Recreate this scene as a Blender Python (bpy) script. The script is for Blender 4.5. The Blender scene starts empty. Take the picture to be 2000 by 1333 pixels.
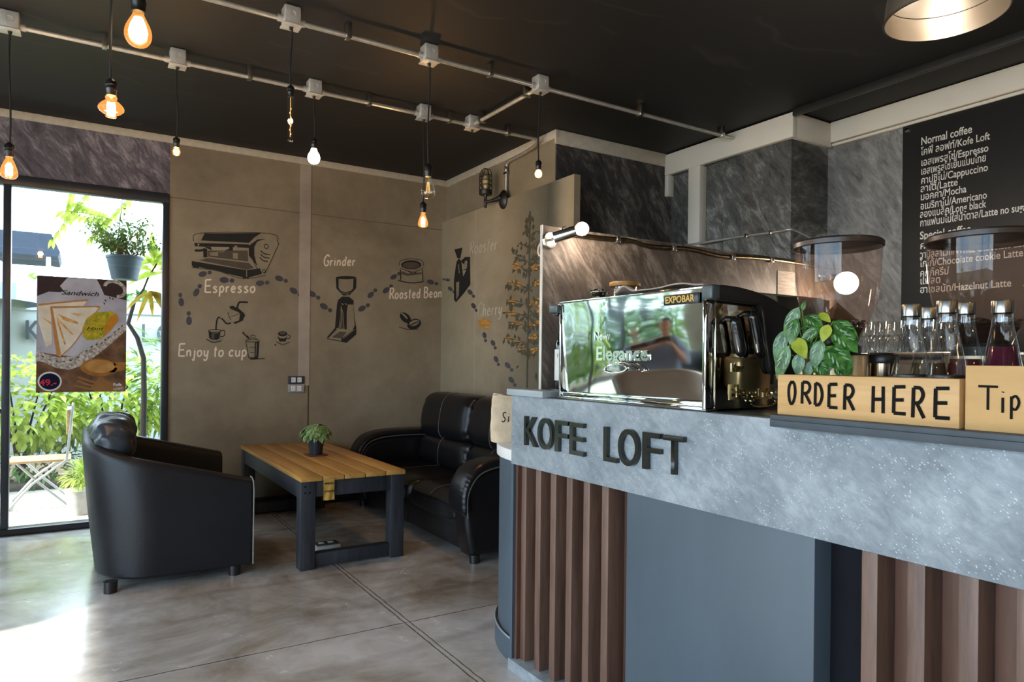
import bpy, bmesh, math, random
from mathutils import Vector, Matrix
from mathutils.geometry import tessellate_polygon
PI = math.pi
R = math.radians
C = bpy.context.scene.collection
SC = bpy.context.scene
# ---------------------------------------------------------------- camera
CAM_A, CAM_F, CAM_H, CAM_S, CAM_ROLL = R(57.87), 1350.0, 1.2, 38.5, R(0.6)
cam = bpy.data.cameras.new('camera'); cam_o = bpy.data.objects.new('camera', cam); C.objects.link(cam_o)
cam.sensor_width = 36; cam.lens = CAM_F / 2000 * 36; cam.shift_y = CAM_S / 2000; cam.clip_start = 0.02
cam_o.matrix_world = Matrix.Translation((0, 0, CAM_H)) @ Matrix.Rotation(CAM_A - PI/2, 4, 'Z') @ Matrix.Rotation(PI/2, 4, 'X') @ Matrix.Rotation(CAM_ROLL, 4, 'Z')
SC.camera = cam_o
# ---------------------------------------------------------------- world, sun, exposure
w = bpy.data.worlds.new('world'); SC.world = w; w.use_nodes = True
nt = w.node_tree; nt.nodes.clear()
out = nt.nodes.new('ShaderNodeOutputWorld'); bg = nt.nodes.new('ShaderNodeBackground')
tc = nt.nodes.new('ShaderNodeTexCoord'); nz = nt.nodes.new('ShaderNodeTexNoise'); rp = nt.nodes.new('ShaderNodeValToRGB')
nz.inputs['Scale'].default_value = 3.0; nz.inputs['Detail'].default_value = 4
rp.color_ramp.elements[0].position = .36; rp.color_ramp.elements[0].color = (.40, .66, .95, 1)
rp.color_ramp.elements[1].position = .50; rp.color_ramp.elements[1].color = (.74, .87, 1, 1)
nt.links.new(tc.outputs['Generated'], nz.inputs['Vector']); nt.links.new(nz.outputs['Fac'], rp.inputs['Fac'])
nt.links.new(rp.outputs['Color'], bg.inputs['Color']); nt.links.new(bg.outputs[0], out.inputs[0])
bg.inputs['Strength'].default_value = 5.4
sun = bpy.data.lights.new('sun', 'SUN'); sun_o = bpy.data.objects.new('sun', sun); C.objects.link(sun_o)
sun.energy = 6.5; sun.angle = R(1.6); sun.color = (1, .95, .86)
sun_o.rotation_euler = Vector((.811, .0, -.585)).to_track_quat('-Z', 'Y').to_euler(); sun_o.location = (-9, 4, 7)
def portal(name, loc, rot, sx, sy):
    l = bpy.data.lights.new(name, 'AREA'); l.shape = 'RECTANGLE'; l.size = sx; l.size_y = sy; l.cycles.is_portal = True
    o = bpy.data.objects.new(name, l); C.objects.link(o); o.location = loc; o.rotation_euler = rot
portal('window_daylight', (-1.35, 5.73, 1.2), (R(-90), 0, 0), 3.9, 2.4)
portal('window_daylight', (-3.23, .43, 1.25), (0, R(-90), 0), 2.5, 7.1)
vs = SC.view_settings
vs.view_transform = 'Standard'; vs.look = 'None'; vs.gamma = 1; vs.use_curve_mapping = False; vs.exposure = 0.92
SC.cycles.use_denoising = True
SC.cycles.max_bounces = 10; SC.cycles.transparent_max_bounces = 24; SC.cycles.caustics_reflective = False; SC.cycles.caustics_refractive = False
SC.cycles.sample_clamp_indirect = 6

# ---------------------------------------------------------------- helpers
def lin(c):
    if isinstance(c, str): c = tuple(int(c[i:i+2], 16) for i in (0, 2, 4))
    return tuple(((v/255) / 12.92 if v/255 <= .04045 else ((v/255 + .055) / 1.055) ** 2.4) for v in c)
def ray(px, py):
    x, y = px - 1000, 666.5 - py
    c, s = math.cos(CAM_ROLL), math.sin(CAM_ROLL)
    x, y = x*c - y*s, x*s + y*c
    u, v = x / CAM_F, (y + CAM_S) / CAM_F
    return Vector((math.cos(CAM_A) + u*math.sin(CAM_A), math.sin(CAM_A) - u*math.cos(CAM_A), v))
CO = Vector((0, 0, CAM_H))
def onX(px, py, X): d = ray(px, py); return CO + d * (X / d.x)
def onY(px, py, Y): d = ray(px, py); return CO + d * (Y / d.y)
def onZ(px, py, Z): d = ray(px, py); return CO + d * ((Z - CAM_H) / d.z)

class NT:
    """small wrapper to wire shader nodes"""
    def __init__(s, name):
        s.m = bpy.data.materials.new(name); s.m.use_nodes = True; s.t = s.m.node_tree; s.t.nodes.clear()
        s.out = s.n('ShaderNodeOutputMaterial')
    def n(s, typ, **kw):
        nd = s.t.nodes.new(typ)
        for k, v in kw.items():
            if hasattr(nd, k) and k not in nd.inputs: setattr(nd, k, v)
            else: s.set(nd, k, v)
        return nd
    def set(s, nd, k, v):
        k = k.replace('_', ' ') if isinstance(k, str) and k not in nd.inputs else k
        if hasattr(v, 'is_linked') or hasattr(v, 'links'): s.t.links.new(v, nd.inputs[k])
        else:
            if isinstance(v, tuple) and len(v) == 3 and nd.inputs[k].type == 'RGBA': v = v + (1,)
            nd.inputs[k].default_value = v
    def link(s, a, b): s.t.links.new(a, b)
    def ramp(s, fac, stops):
        r = s.n('ShaderNodeValToRGB'); e = r.color_ramp.elements
        while len(e) < len(stops): e.new(.5)
        for i, (p, c) in enumerate(stops): e[i].position = p; e[i].color = (*c, 1) if len(c) == 3 else c
        s.link(fac, r.inputs['Fac']); return r.outputs['Color']
    def coords(s, rot=(0, 0, 0), scale=(1, 1, 1), kind='Object'):
        t = s.n('ShaderNodeTexCoord'); mp = s.n('ShaderNodeMapping'); mp.inputs['Rotation'].default_value = rot; mp.inputs['Scale'].default_value = scale
        s.link(t.outputs[kind], mp.inputs['Vector']); return mp.outputs['Vector']
    def noise(s, vec, scale, detail=3, rough=.55, dist=0):
        nd = s.n('ShaderNodeTexNoise'); nd.inputs['Scale'].default_value = scale; nd.inputs['Detail'].default_value = detail
        nd.inputs['Roughness'].default_value = rough; nd.inputs['Distortion'].default_value = dist
        if vec is not None: s.link(vec, nd.inputs['Vector'])
        return nd.outputs['Fac']
    def math(s, op, a, b=0., clamp=False):
        nd = s.n('ShaderNodeMath'); nd.operation = op; nd.use_clamp = clamp
        for i, v in enumerate((a, b)):
            if isinstance(v, (int, float)): nd.inputs[i].default_value = v
            else: s.link(v, nd.inputs[i])
        return nd.outputs[0]
    def mix(s, fac, a, b, blend='MIX'):
        nd = s.n('ShaderNodeMix'); nd.data_type = 'RGBA'; nd.blend_type = blend
        for i, v in ((0, fac), (6, a), (7, b)):
            if isinstance(v, (int, float)): nd.inputs[i].default_value = v
            elif isinstance(v, tuple): nd.inputs[i].default_value = (*v[:3], 1)
            else: s.link(v, nd.inputs[i])
        return nd.outputs[2]
    def bsdf(s, color, rough=.5, metal=0., bump=None, bstr=.2, spec=.5, coat=0., **kw):
        b = s.n('ShaderNodeBsdfPrincipled')
        for k, v in (('Base Color', color), ('Roughness', rough), ('Metallic', metal), ('Specular IOR Level', spec), ('Coat Weight', coat)): s.set(b, k, v)
        for k, v in kw.items(): s.set(b, k, v)
        if bump is not None:
            bp = s.n('ShaderNodeBump'); bp.inputs['Strength'].default_value = bstr; bp.inputs['Distance'].default_value = .01
            s.link(bump, bp.inputs['Height']); s.link(bp.outputs[0], b.inputs['Normal'])
        s.link(b.outputs[0], s.out.inputs[0]); return b

def plain(name, c, rough=.5, metal=0., var=.12, scale=14, bstr=.08, spec=.5, coat=0., stretch=(1, 1, 1), c2=None):
    m = NT(name); a = lin(c); b = lin(c2) if c2 else tuple(v * (1 - var*2) for v in a)
    f = m.noise(m.coords(scale=stretch), scale, 4)
    col = m.ramp(f, [(.3, b), (.7, a)])
    m.bsdf(col, rough, metal, m.noise(m.coords(scale=stretch), scale*5, 3), bstr, spec, coat); return m.m
def emit(name, c, s):
    m = NT(name); e = m.n('ShaderNodeEmission'); e.inputs[0].default_value = (*lin(c), 1); e.inputs[1].default_value = s
    m.link(e.outputs[0], m.out.inputs[0]); return m.m
def fresnel(m, ior):
    """Fresnel of a thin shell: the same reflectance from both of its sides"""
    f = m.n('ShaderNodeFresnel'); g = m.n('ShaderNodeNewGeometry')
    m.link(m.math('ADD', m.math('MULTIPLY', g.outputs['Backfacing'], 1/ior - ior), ior), f.inputs[0]); return f
def thin_glass(name, tint, refl=1.0, rough=.0, ior=1.5):
    m = NT(name); t = m.n('ShaderNodeBsdfTransparent'); t.inputs[0].default_value = (*tint, 1)
    g = m.n('ShaderNodeBsdfGlossy'); g.inputs['Roughness'].default_value = rough; g.inputs[0].default_value = (1, 1, 1, 1)
    f = fresnel(m, ior)
    mx = m.n('ShaderNodeMixShader'); m.link(m.math('MULTIPLY', f.outputs[0], refl, True), mx.inputs[0]); m.link(t.outputs[0], mx.inputs[1]); m.link(g.outputs[0], mx.inputs[2])
    m.link(mx.outputs[0], m.out.inputs[0]); return m.m
def stucco(name, rot, dark, mid, light, rough=.6, seam=None):
    m = NT(name)
    v = m.coords(rot=rot, scale=(1, 1, 1)); mp = m.n('ShaderNodeMapping'); mp.inputs['Scale'].default_value = (1, 1, 3.2); m.link(v, mp.inputs['Vector'])
    big = m.noise(v, 1.8, 4, .6, .5); st = m.noise(mp.outputs[0], 4.2, 9, .70, .9); fine = m.noise(mp.outputs[0], 19, 6, .72, .5)
    f = m.math('ADD', m.math('ADD', m.math('MULTIPLY', st, .62), m.math('MULTIPLY', big, .3)), m.math('MULTIPLY', fine, .24))
    col = m.ramp(f, [(.46, lin(dark)), (.59, lin(mid)), (.74, lin(light))])
    m.bsdf(col, rough, 0, f, .25); return m.m
def woodmat(name, c1, c2, axis=1, rough=.5, scale=9, stretch=14, coat=0., knots=0):
    m = NT(name); sc = [stretch]*3; sc[axis] = 1
    v = m.coords(scale=tuple(x * .5 for x in sc)); f = m.noise(v, scale*.5, 5, .6, .8); g = m.noise(v, scale*2.2, 4, .7)
    h = m.math('ADD', m.math('MULTIPLY', f, .7), m.math('MULTIPLY', g, .3))
    col = m.ramp(h, [(.35, lin(c2)), (.65, lin(c1))])
    if knots:
        vo = m.n('ShaderNodeTexVoronoi'); vo.inputs['Scale'].default_value = knots; m.link(m.coords(scale=(1, .55, 1)), vo.inputs['Vector'])
        k = m.ramp(vo.outputs['Distance'], [(.03, (1, 1, 1)), (.085, (0, 0, 0))]); col = m.mix(m.math('MULTIPLY', k, .8), col, lin('5a2f10'))
    m.bsdf(col, rough, 0, h, .12, coat=coat); return m.m

class MB:
    def __init__(s): s.bm = bmesh.new()
    def add(s, bm2, M=None):
        if M is not None: bmesh.ops.transform(bm2, matrix=M, verts=bm2.verts)
        me = bpy.data.meshes.new('tmp'); bm2.to_mesh(me); bm2.free(); s.bm.from_mesh(me); bpy.data.meshes.remove(me); return s
    def box(s, a, b, bev=0., seg=2, M=None):
        a, b = Vector(a), Vector(b); t = bmesh.new(); bmesh.ops.create_cube(t, size=1)
        d = Vector([abs(b[i]-a[i]) for i in range(3)]); c = (a+b)/2
        bmesh.ops.transform(t, matrix=Matrix.Translation(c) @ Matrix.Diagonal((*d, 1)), verts=t.verts)
        if bev: bmesh.ops.bevel(t, geom=t.edges[:], offset=min(bev, min(d)*.49), segments=seg, affect='EDGES', profile=.5)
        return s.add(t, M)
    def prism(s, pts, ax, a0, a1, bev=0., seg=2, M=None):
        """2-D outline pts extruded along axis ax (0/1/2) from a0 to a1"""
        def p3(p, a):
            q = list(p); q.insert(ax, a); return q
        t = bmesh.new(); n = len(pts)
        lo = [t.verts.new(p3(p, a0)) for p in pts]; hi = [t.verts.new(p3(p, a1)) for p in pts]
        f0 = t.faces.new(lo); f1 = t.faces.new(hi[::-1])
        for i in range(n): t.faces.new((lo[i], hi[i], hi[(i+1) % n], lo[(i+1) % n]))
        bmesh.ops.recalc_face_normals(t, faces=t.faces)
        if bev: bmesh.ops.bevel(t, geom=[e for f in (f0, f1) for e in f.edges], offset=bev, segments=seg, affect='EDGES', profile=.5)
        bmesh.ops.triangulate(t, faces=[f for f in t.faces if len(f.verts) > 4])
        return s.add(t, M)
    def tube(s, pts, r, n=10, closed=False, cap=True):
        pts = [Vector(p) for p in pts]; N = len(pts); rr = r if isinstance(r, (list, tuple)) else [r]*N
        t = s.bm; rings = []; up = None
        for i, p in enumerate(pts):
            a = pts[(i-1) % N] if (i or closed) else p; b = pts[(i+1) % N] if (i < N-1 or closed) else p
            d = (b-a).normalized()
            if up is None: up = d.orthogonal().normalized()
            up = (up - d*up.dot(d)).normalized() if (up - d*up.dot(d)).length > 1e-6 else d.orthogonal().normalized()
            x = d.cross(up)
            rings.append([t.verts.new(p + (up*math.cos(k*2*PI/n) + x*math.sin(k*2*PI/n))*rr[i]) for k in range(n)])
        for i in range(N if closed else N-1):
            A, B = rings[i], rings[(i+1) % N]
            for k in range(n): t.faces.new((A[k], A[(k+1) % n], B[(k+1) % n], B[k]))
        if cap and not closed:
            t.faces.new(rings[0][::-1]); t.faces.new(rings[-1])
        return s
    def lathe(s, prof, c=(0, 0, 0), n=28, M=None, sx=1, sy=1):
        t = bmesh.new(); rings = []
        for r, z in prof:
            if r < 1e-5: rings.append([t.verts.new((0, 0, z))])
            else: rings.append([t.verts.new((r*sx*math.cos(k*2*PI/n), r*sy*math.sin(k*2*PI/n), z)) for k in range(n)])
        for A, B in zip(rings, rings[1:]):
            for k in range(n):
                q = [A[k % len(A)], A[(k+1) % len(A)], B[(k+1) % len(B)], B[k % len(B)]]
                u = []
                for v in q:
                    if v not in u: u.append(v)
                if len(u) > 2: t.faces.new(u)
        bmesh.ops.transform(t, matrix=Matrix.Translation(c), verts=t.verts)
        return s.add(t, M)
    def ball(s, c, r, sc=(1, 1, 1), u=16, v=10, M=None):
        t = bmesh.new(); bmesh.ops.create_uvsphere(t, u_segments=u, v_segments=v, radius=r)
        bmesh.ops.transform(t, matrix=(M or Matrix()) @ Matrix.Translation(c) @ Matrix.Diagonal((*sc, 1)), verts=t.verts); return s.add(t)
    def poly(s, pts):
        """flat filled outline (may be concave)"""
        pts = [Vector(p) for p in pts]; vs_ = [s.bm.verts.new(p) for p in pts]
        for tri in tessellate_polygon([pts]):
            try: s.bm.faces.new([vs_[i] for i in tri])
            except ValueError: pass
        return s
    def grid(s, fn, nu, nv, closed_u=False):
        t = s.bm; g = [[t.verts.new(fn(i/(nu if closed_u else nu-1), j/(nv-1))) for j in range(nv)] for i in range(nu)]
        for i in range(nu if closed_u else nu-1):
            for j in range(nv-1): t.faces.new((g[i][j], g[(i+1) % nu][j], g[(i+1) % nu][j+1], g[i][j+1]))
        return s
    def stroke(s, pts, w, fr, smooth=True, taper=False, close=False):
        """painted stroke: ribbon of width w along 2-D pts; fr maps (x,y) to a point of the plane"""
        P = [Vector((p[0], p[1])) for p in pts]
        if smooth and len(P) > 2: P = catmull(P, 5, close)
        if close and not smooth: P = P + [P[0]]
        L, Rr = [], []
        N = len(P)
        s.k = getattr(s, 'k', 0) + 1; o_ = fr(*P[0]); nr = (fr(P[0].x + .01, P[0].y) - o_).cross(fr(P[0].x, P[0].y + .01) - o_)
        nr = nr.normalized() * (4e-5*s.k if nr.dot(CO - o_) > 0 else -4e-5*s.k) if nr.length > 0 else Vector()
        for i, p in enumerate(P):
            if close: a, b = P[(i-1) % (N-1)], P[(i+1) % (N-1)]
            else: a, b = P[max(i-1, 0)], P[min(i+1, N-1)]
            d = (b-a); d = d.normalized() if d.length > 1e-9 else Vector((1, 0)); nrm = Vector((-d.y, d.x))
            k = w/2 * ((.35 + .65*math.sin(PI*min(1, max(0, i/(N-1))))) if taper else 1)
            L.append(s.bm.verts.new(fr(*(p + nrm*k)) + nr)); Rr.append(s.bm.verts.new(fr(*(p - nrm*k)) + nr))
        for i in range(N-1): s.bm.faces.new((L[i], L[i+1], Rr[i+1], Rr[i]))
        return s
    def text(s, string, size, o, r, u, depth=0., weight=0., sx=1., shear=0., spacing=1., align='LEFT'):
        cu = bpy.data.curves.new('t', 'FONT'); cu.body = string; cu.size = size; cu.extrude = depth/2; cu.offset = weight; cu.shear = shear
        cu.space_character = spacing; cu.align_x = align; cu.resolution_u = 5
        ob = bpy.data.objects.new('t', cu); C.objects.link(ob); bpy.context.view_layer.update()
        me = bpy.data.meshes.new_from_object(ob.evaluated_get(bpy.context.evaluated_depsgraph_get()))
        r, u = Vector(r).normalized(), Vector(u).normalized(); n = r.cross(u)
        M = Matrix.Translation(o) @ Matrix(((r.x, u.x, n.x, 0), (r.y, u.y, n.y, 0), (r.z, u.z, n.z, 0), (0, 0, 0, 1))) @ Matrix.Diagonal((sx, 1, 1, 1))
        me.transform(M); s.bm.from_mesh(me); bpy.data.meshes.remove(me); bpy.data.objects.remove(ob); bpy.data.curves.remove(cu); return s
    def noise(s, amp, f, seed=0):
        from mathutils import noise as nn
        for v in s.bm.verts:
            v.co += Vector((nn.noise(v.co*f + Vector((seed, 0, 0))), nn.noise(v.co*f + Vector((0, seed+9, 0))), nn.noise(v.co*f + Vector((0, 0, seed+21))))) * amp
        return s
    def subdiv(s, k=1):
        bmesh.ops.subdivide_edges(s.bm, edges=s.bm.edges[:], cuts=k, use_grid_fill=True, smooth=0); return s
def catmull(P, k=5, close=False):
    o = []; N = len(P)
    for i in range(N if close else N-1):
        p0 = P[(i-1) % N] if close else P[max(i-1, 0)]; p1 = P[i]; p2 = P[(i+1) % N]; p3 = P[(i+2) % N] if close else P[min(i+2, N-1)]
        for j in range(k):
            t = j/k; o.append(.5*((2*p1) + (p2-p0)*t + (2*p0-5*p1+4*p2-p3)*t*t + (3*p1-p0-3*p2+p3)*t**3))
    o.append(P[0] if close else P[-1]); return o
OFF = {}
def put(name, mb, mat, parent=None, smooth=True, label=None, ang=38, kind=None, mods=None):
    bm = mb.bm
    bmesh.ops.remove_doubles(bm, verts=bm.verts, dist=1e-6)
    if smooth:
        ca = R(ang)
        for f in bm.faces: f.smooth = True
        for e in bm.edges:
            if len(e.link_faces) == 2 and e.link_faces[0].normal.length and e.link_faces[1].normal.length: e.smooth = e.calc_face_angle(0) < ca
    off = OFF.get(parent.name, Vector()) if parent else Vector()
    if off.length: bmesh.ops.translate(bm, verts=bm.verts, vec=-off)
    me = bpy.data.meshes.new(name); bm.to_mesh(me); bm.free()
    o = bpy.data.objects.new(name, me); C.objects.link(o)
    for m in (mat if isinstance(mat, (list, tuple)) else [mat]): me.materials.append(m)
    if parent: o.parent = parent; OFF[o.name] = off
    if label: o['label'] = label
    if kind: o['kind'] = kind
    return o
def struct(name, mb, mat, parent=None, **kw):
    o = put(name, mb, mat, parent, **kw)
    if not parent: o['kind'] = 'structure'
    return o
def tag(o, label, cat, group=None):
    o['label'] = label; o['category'] = cat
    if group: o['group'] = group
    return o
def thing(name, label, cat, loc=(0, 0, 0), group=None):
    o = bpy.data.objects.new(name, None); C.objects.link(o); o.location = loc; o.empty_display_size = .05
    OFF[o.name] = Vector(loc); return tag(o, label, cat, group)
def copy_tree(o, parent=None):
    c = o.copy(); C.objects.link(c)
    if parent: c.parent = parent
    for ch in [x for x in bpy.data.objects if x.parent == o]: copy_tree(ch, c)
    return c
# ---------------------------------------------------------------- materials of the setting
CEIL, BACK, RIGHTW, MENUW = 2.835, 5.68, 2.84, 4.33
def concrete(name, c1, c2, c3, seams=(), rough=.75, spots=True):
    m = NT(name); v = m.coords()
    a = m.noise(v, 1.1, 5, .6, .4); b = m.noise(v, 6, 6, .65); f = m.math('ADD', m.math('MULTIPLY', a, .7), m.math('MULTIPLY', b, .3))
    col = m.ramp(f, [(.36, lin(c1)), (.5, lin(c2)), (.66, lin(c3))])
    sx = m.n('ShaderNodeSeparateXYZ'); m.link(v, sx.inputs[0]); h = m.noise(v, 40, 4)
    wob = m.math('MULTIPLY', m.math('SUBTRACT', m.noise(v, 9, 3), .5), .012)
    for ax, pos, wd, colr in seams:
        d = m.math('ABSOLUTE', m.math('SUBTRACT', m.math('ADD', sx.outputs[ax], wob), pos))
        k = m.math('LESS_THAN', d, wd); col = m.mix(m.math('MULTIPLY', k, .75), col, lin(colr))
    m.bsdf(col, rough, 0, h, .07); return m.m
M_wall = concrete('grey brown concrete', '786c58', '897c65', '9a8d76', [(2, 2.385, .004, '5a5043')])
M_panel = concrete('beige plaster', '877b62', '978a70', 'a3967d', [(1, 5.05, .01, '9d937e'), (1, 4.0, .004, '7d725c')])
M_strip = concrete('pale concrete strip', '93867a', 'a5988a', 'b5aa9c')
M_stu_y = stucco('dark brushed stucco', (0, R(-55), 0), '242222', '46423f', '98918b')
M_stu_win = stucco('violet grey brushed stucco', (0, R(-55), 0), '35323c', '625d66', 'b0a9ae')
M_stu_x = stucco('grey brushed stucco', (R(-55), 0, 0), '313232', '62635f', 'b5b6b2')
M_stu_menu = stucco('pale grey brushed stucco', (R(-55), 0, 0), '585856', '80807d', 'a8a8a5')
M_stu_part = stucco('brown grey brushed stucco', (0, R(-55), 0), '2e2824', '51483f', '95897e')
def ceil_mat():
    m = NT('black ceiling paint'); v = m.coords(); wv = m.n('ShaderNodeTexWave'); wv.wave_type = 'RINGS'; wv.inputs['Scale'].default_value = 1.3; wv.inputs['Distortion'].default_value = 11; wv.inputs['Detail'].default_value = 3
    m.link(v, wv.inputs['Vector']); k = m.math('MULTIPLY', m.ramp(wv.outputs['Fac'], [(.95, (0, 0, 0)), (1, (1, 1, 1))]), m.math('GREATER_THAN', m.noise(v, 1.1, 2), .56))
    m.bsdf(m.mix(m.math('MULTIPLY', k, .35), lin('131312'), lin('3a3531')), .65, 0, m.noise(v, 16, 3), .05); return m.m
M_black = ceil_mat()
M_beam = plain('cream painted steel', 'e6e0d1', .5, var=.03, scale=5, bstr=.02)
M_corn = plain('rough cream plaster', 'cfc6b2', .8, var=.1, scale=24, bstr=.4)
M_frame = plain('dark blue grey window aluminium', '2b3038', .35, var=.1, scale=8, bstr=.02)
M_chrome = plain('galvanized steel', 'd3cfc5', .33, .62, var=.12, scale=30, bstr=.03)
M_white = plain('white plastic', 'e6e4de', .4, var=.03)
M_wglass = thin_glass('window glass', (.97, .985, .98), .8)
def floor_mat():
    m = NT('polished concrete floor'); v = m.coords()
    a = m.noise(v, 1.15, 7, .66, .9); b = m.noise(v, 4.5, 6, .65, .7); f = m.math('ADD', m.math('MULTIPLY', a, .72), m.math('MULTIPLY', b, .28))
    col = m.ramp(f, [(.36, lin('8c8174')), (.49, lin('b3aea8')), (.62, lin('d2d1d0'))])
    wv = m.n('ShaderNodeTexWave'); wv.wave_type = 'RINGS'; wv.inputs['Scale'].default_value = .55; wv.inputs['Distortion'].default_value = 7; wv.inputs['Detail'].default_value = 3
    m.link(v, wv.inputs['Vector']); k = m.ramp(wv.outputs['Fac'], [(.93, (0, 0, 0)), (1, (1, 1, 1))])
    col = m.mix(m.math('MULTIPLY', k, .22), col, lin('5a4e42'))
    sx = m.n('ShaderNodeSeparateXYZ'); m.link(v, sx.inputs[0])
    wob = m.math('MULTIPLY', m.math('SUBTRACT', m.noise(v, 11, 4), .5), .014)
    hh = m.noise(v, 30, 3)
    for ax, pos, wd in ((1, 2.92, .0035), (0, 1.272, .0032), (0, 1.296, .0028), (1, 4.145, .003)):
        d = m.math('ABSOLUTE', m.math('SUBTRACT', m.math('ADD', sx.outputs[ax], wob), pos))
        if ax == 1 and pos > 4: d = m.math('ADD', d, m.math('GREATER_THAN', sx.outputs[0], 1.2))
        halo = m.math('LESS_THAN', d, wd*6); col = m.mix(m.math('MULTIPLY', halo, .16), col, lin('c9c6bf'))
        k = m.math('LESS_THAN', d, wd); col = m.mix(m.math('MULTIPLY', k, .85), col, lin('2a2622'))
    rg = m.math('ADD', m.math('MULTIPLY', b, .22), .13)
    m.bsdf(col, rg, 0, hh, .04, spec=.7, coat=.5, **{'Coat Roughness': .16, 'Coat IOR': 1.75}); return m.m
M_floor = floor_mat()

# ---------------------------------------------------------------- room shell
struct('floor', MB().box((-3.3, -3.6, -.12), (6.2, 5.78, 0)), M_floor)
struct('ceiling', MB().box((-3.3, -3.6, CEIL), (6.2, 5.9, CEIL + .1)), M_black)
# back wall: concrete to the right of the window, dark panel above it
wb = struct('wall_back', MB().box((.565, BACK, 0), (2.98, BACK + .16, CEIL)), M_wall)
struct('wall_panel_joint', MB().box((1.515, BACK - .006, .98), (1.605, BACK + .01, 2.80)), M_strip, wb, label='pale vertical plaster strip')
struct('trim_1', MB().box((1.596, BACK - .003, 0), (1.603, BACK + .01, .98)), plain('dark joint', '3a332c'))
struct('wall_above_window', MB().box((-3.3, BACK, 2.405), (.565, BACK + .16, CEIL)), M_stu_win)
# right wall: recessed upper part, thick mural panel in front of it
wr = struct('wall_right', MB().box((RIGHTW, 3.976, 0), (RIGHTW + .1, BACK + .1, CEIL)), M_wall)
wp = struct('wall_mural_panel', MB().box((2.80, 3.70, 0), (2.852, 3.965, 2.455)).box((2.80, 3.965, 0), (RIGHTW - .001, BACK - .001, 2.455)), M_panel)
struct('wall_return', MB().box((RIGHTW + .004, 3.966, 0), (3.96, 3.975, CEIL)), M_stu_y)
struct('wall_side', MB().box((3.96, 2.86, 0), (4.06, 4.07, CEIL)), M_stu_x)
struct('wall_pillar', MB().box((3.935, 2.86, 0), (4.33, 3.42, CEIL)), M_stu_x)
struct('wall_menu', MB().box((MENUW, -3.6, 0), (MENUW + .12, 2.95, CEIL)), M_stu_menu)
# plaster cornice
struct('trim_2', MB().box((-3.3, BACK - .012, 2.782), (2.83, BACK + .02, CEIL - .001), .004).noise(.004, 9), M_corn)
struct('trim_3', MB().box((RIGHTW - .012, 3.955, 2.775), (RIGHTW + .02, BACK - .01, CEIL - .001), .004).noise(.004, 9), M_corn)
struct('trim_4', MB().box((RIGHTW - .012, 3.955, 2.735), (3.90, 3.975, CEIL - .001), .004).noise(.004, 9), M_corn)
# cream steel beams, post and bracket
bs = MB().box((3.885, 2.815, 2.665), (3.93, 3.965, 2.825), .004); struct('trim_5', bs, M_beam)
struct('trim_6', MB().box((3.93, 2.815, 2.665), (4.30, 2.855, 2.825), .004), M_beam)
struct('trim_7', MB().box((4.285, -3.5, 2.695), (4.328, 2.815, 2.83), .004).box((4.30, -3.5, 2.672), (4.329, 2.815, 2.69), .003), M_beam)
struct('trim_8', MB().box((3.885, 3.60, 0), (3.958, 3.715, 2.665), .004), M_beam)
struct('trim_9', MB().box((3.89, 3.93, 2.50), (3.955, 3.968, 2.665), .004), M_beam)
struct('trim_10', MB().box((3.87, -3.5, 2.79), (3.90, 2.81, CEIL), .004).box((3.94, -3.5, 2.815), (3.96, 2.80, CEIL), .004), plain('black moulding', '2c2c2b', .4))
struct('baseboard_back', MB().box((.57, BACK - .016, 0), (2.79, BACK, .10), .004), plain('black skirting', '1d1c1c', .5))
# the rest of the room, seen only in reflections
struct('wall_front', MB().box((-3.3, -3.6, 0), (4.33, -3.5, CEIL)), M_stu_y)
struct('wall_left', MB().box((-3.3, -3.5, 2.5), (-3.2, BACK, CEIL)).box((-3.3, 3.97, 0), (-3.2, BACK, 2.5)), M_wall)
# ---------------------------------------------------------------- windows
wn = struct('window_1', MB().box((-3.2, 5.66, 2.335), (.56, 5.74, 2.405), .004).box((-3.2, 5.65, 0), (.56, 5.75, .045), .004).box((.52, 5.66, .045), (.56, 5.74, 2.335), .003), M_frame)
struct('pane', MB().box((-.385, 5.695, .045), (.52, 5.701, 2.335)), M_wglass, wn)
for k, x in enumerate((-.405, -1.36, -2.31)):
    struct('mullion', MB().box((x - .022, 5.66, .045), (x + .022, 5.74, 2.335), .003), M_frame, wn)
for x0, x1 in ((-1.338, -.427), (-2.288, -1.382), (-3.2, -2.332)):
    struct('pane', MB().box((x0, 5.695, .045), (x1, 5.701, 2.335)), M_wglass, wn)
struct('door_handle', MB().box((-.462, 5.632, .78), (-.447, 5.652, .95), .005).box((-.46, 5.65, .80), (-.449, 5.662, .82)).box((-.46, 5.65, .91), (-.449, 5.662, .93)), M_white, wn, label='white pull handle')
wn2 = struct('window_2', MB().box((-3.29, -3.5, 0), (-3.21, 3.97, .05)).box((-3.29, -3.5, 2.40), (-3.21, 3.97, 2.5)), M_frame)
for k in range(6):
    y = 2.69 - k*1.24; struct('mullion', MB().box((-3.29, y, .05), (-3.21, y + .05, 2.45)), M_frame, wn2)
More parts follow.
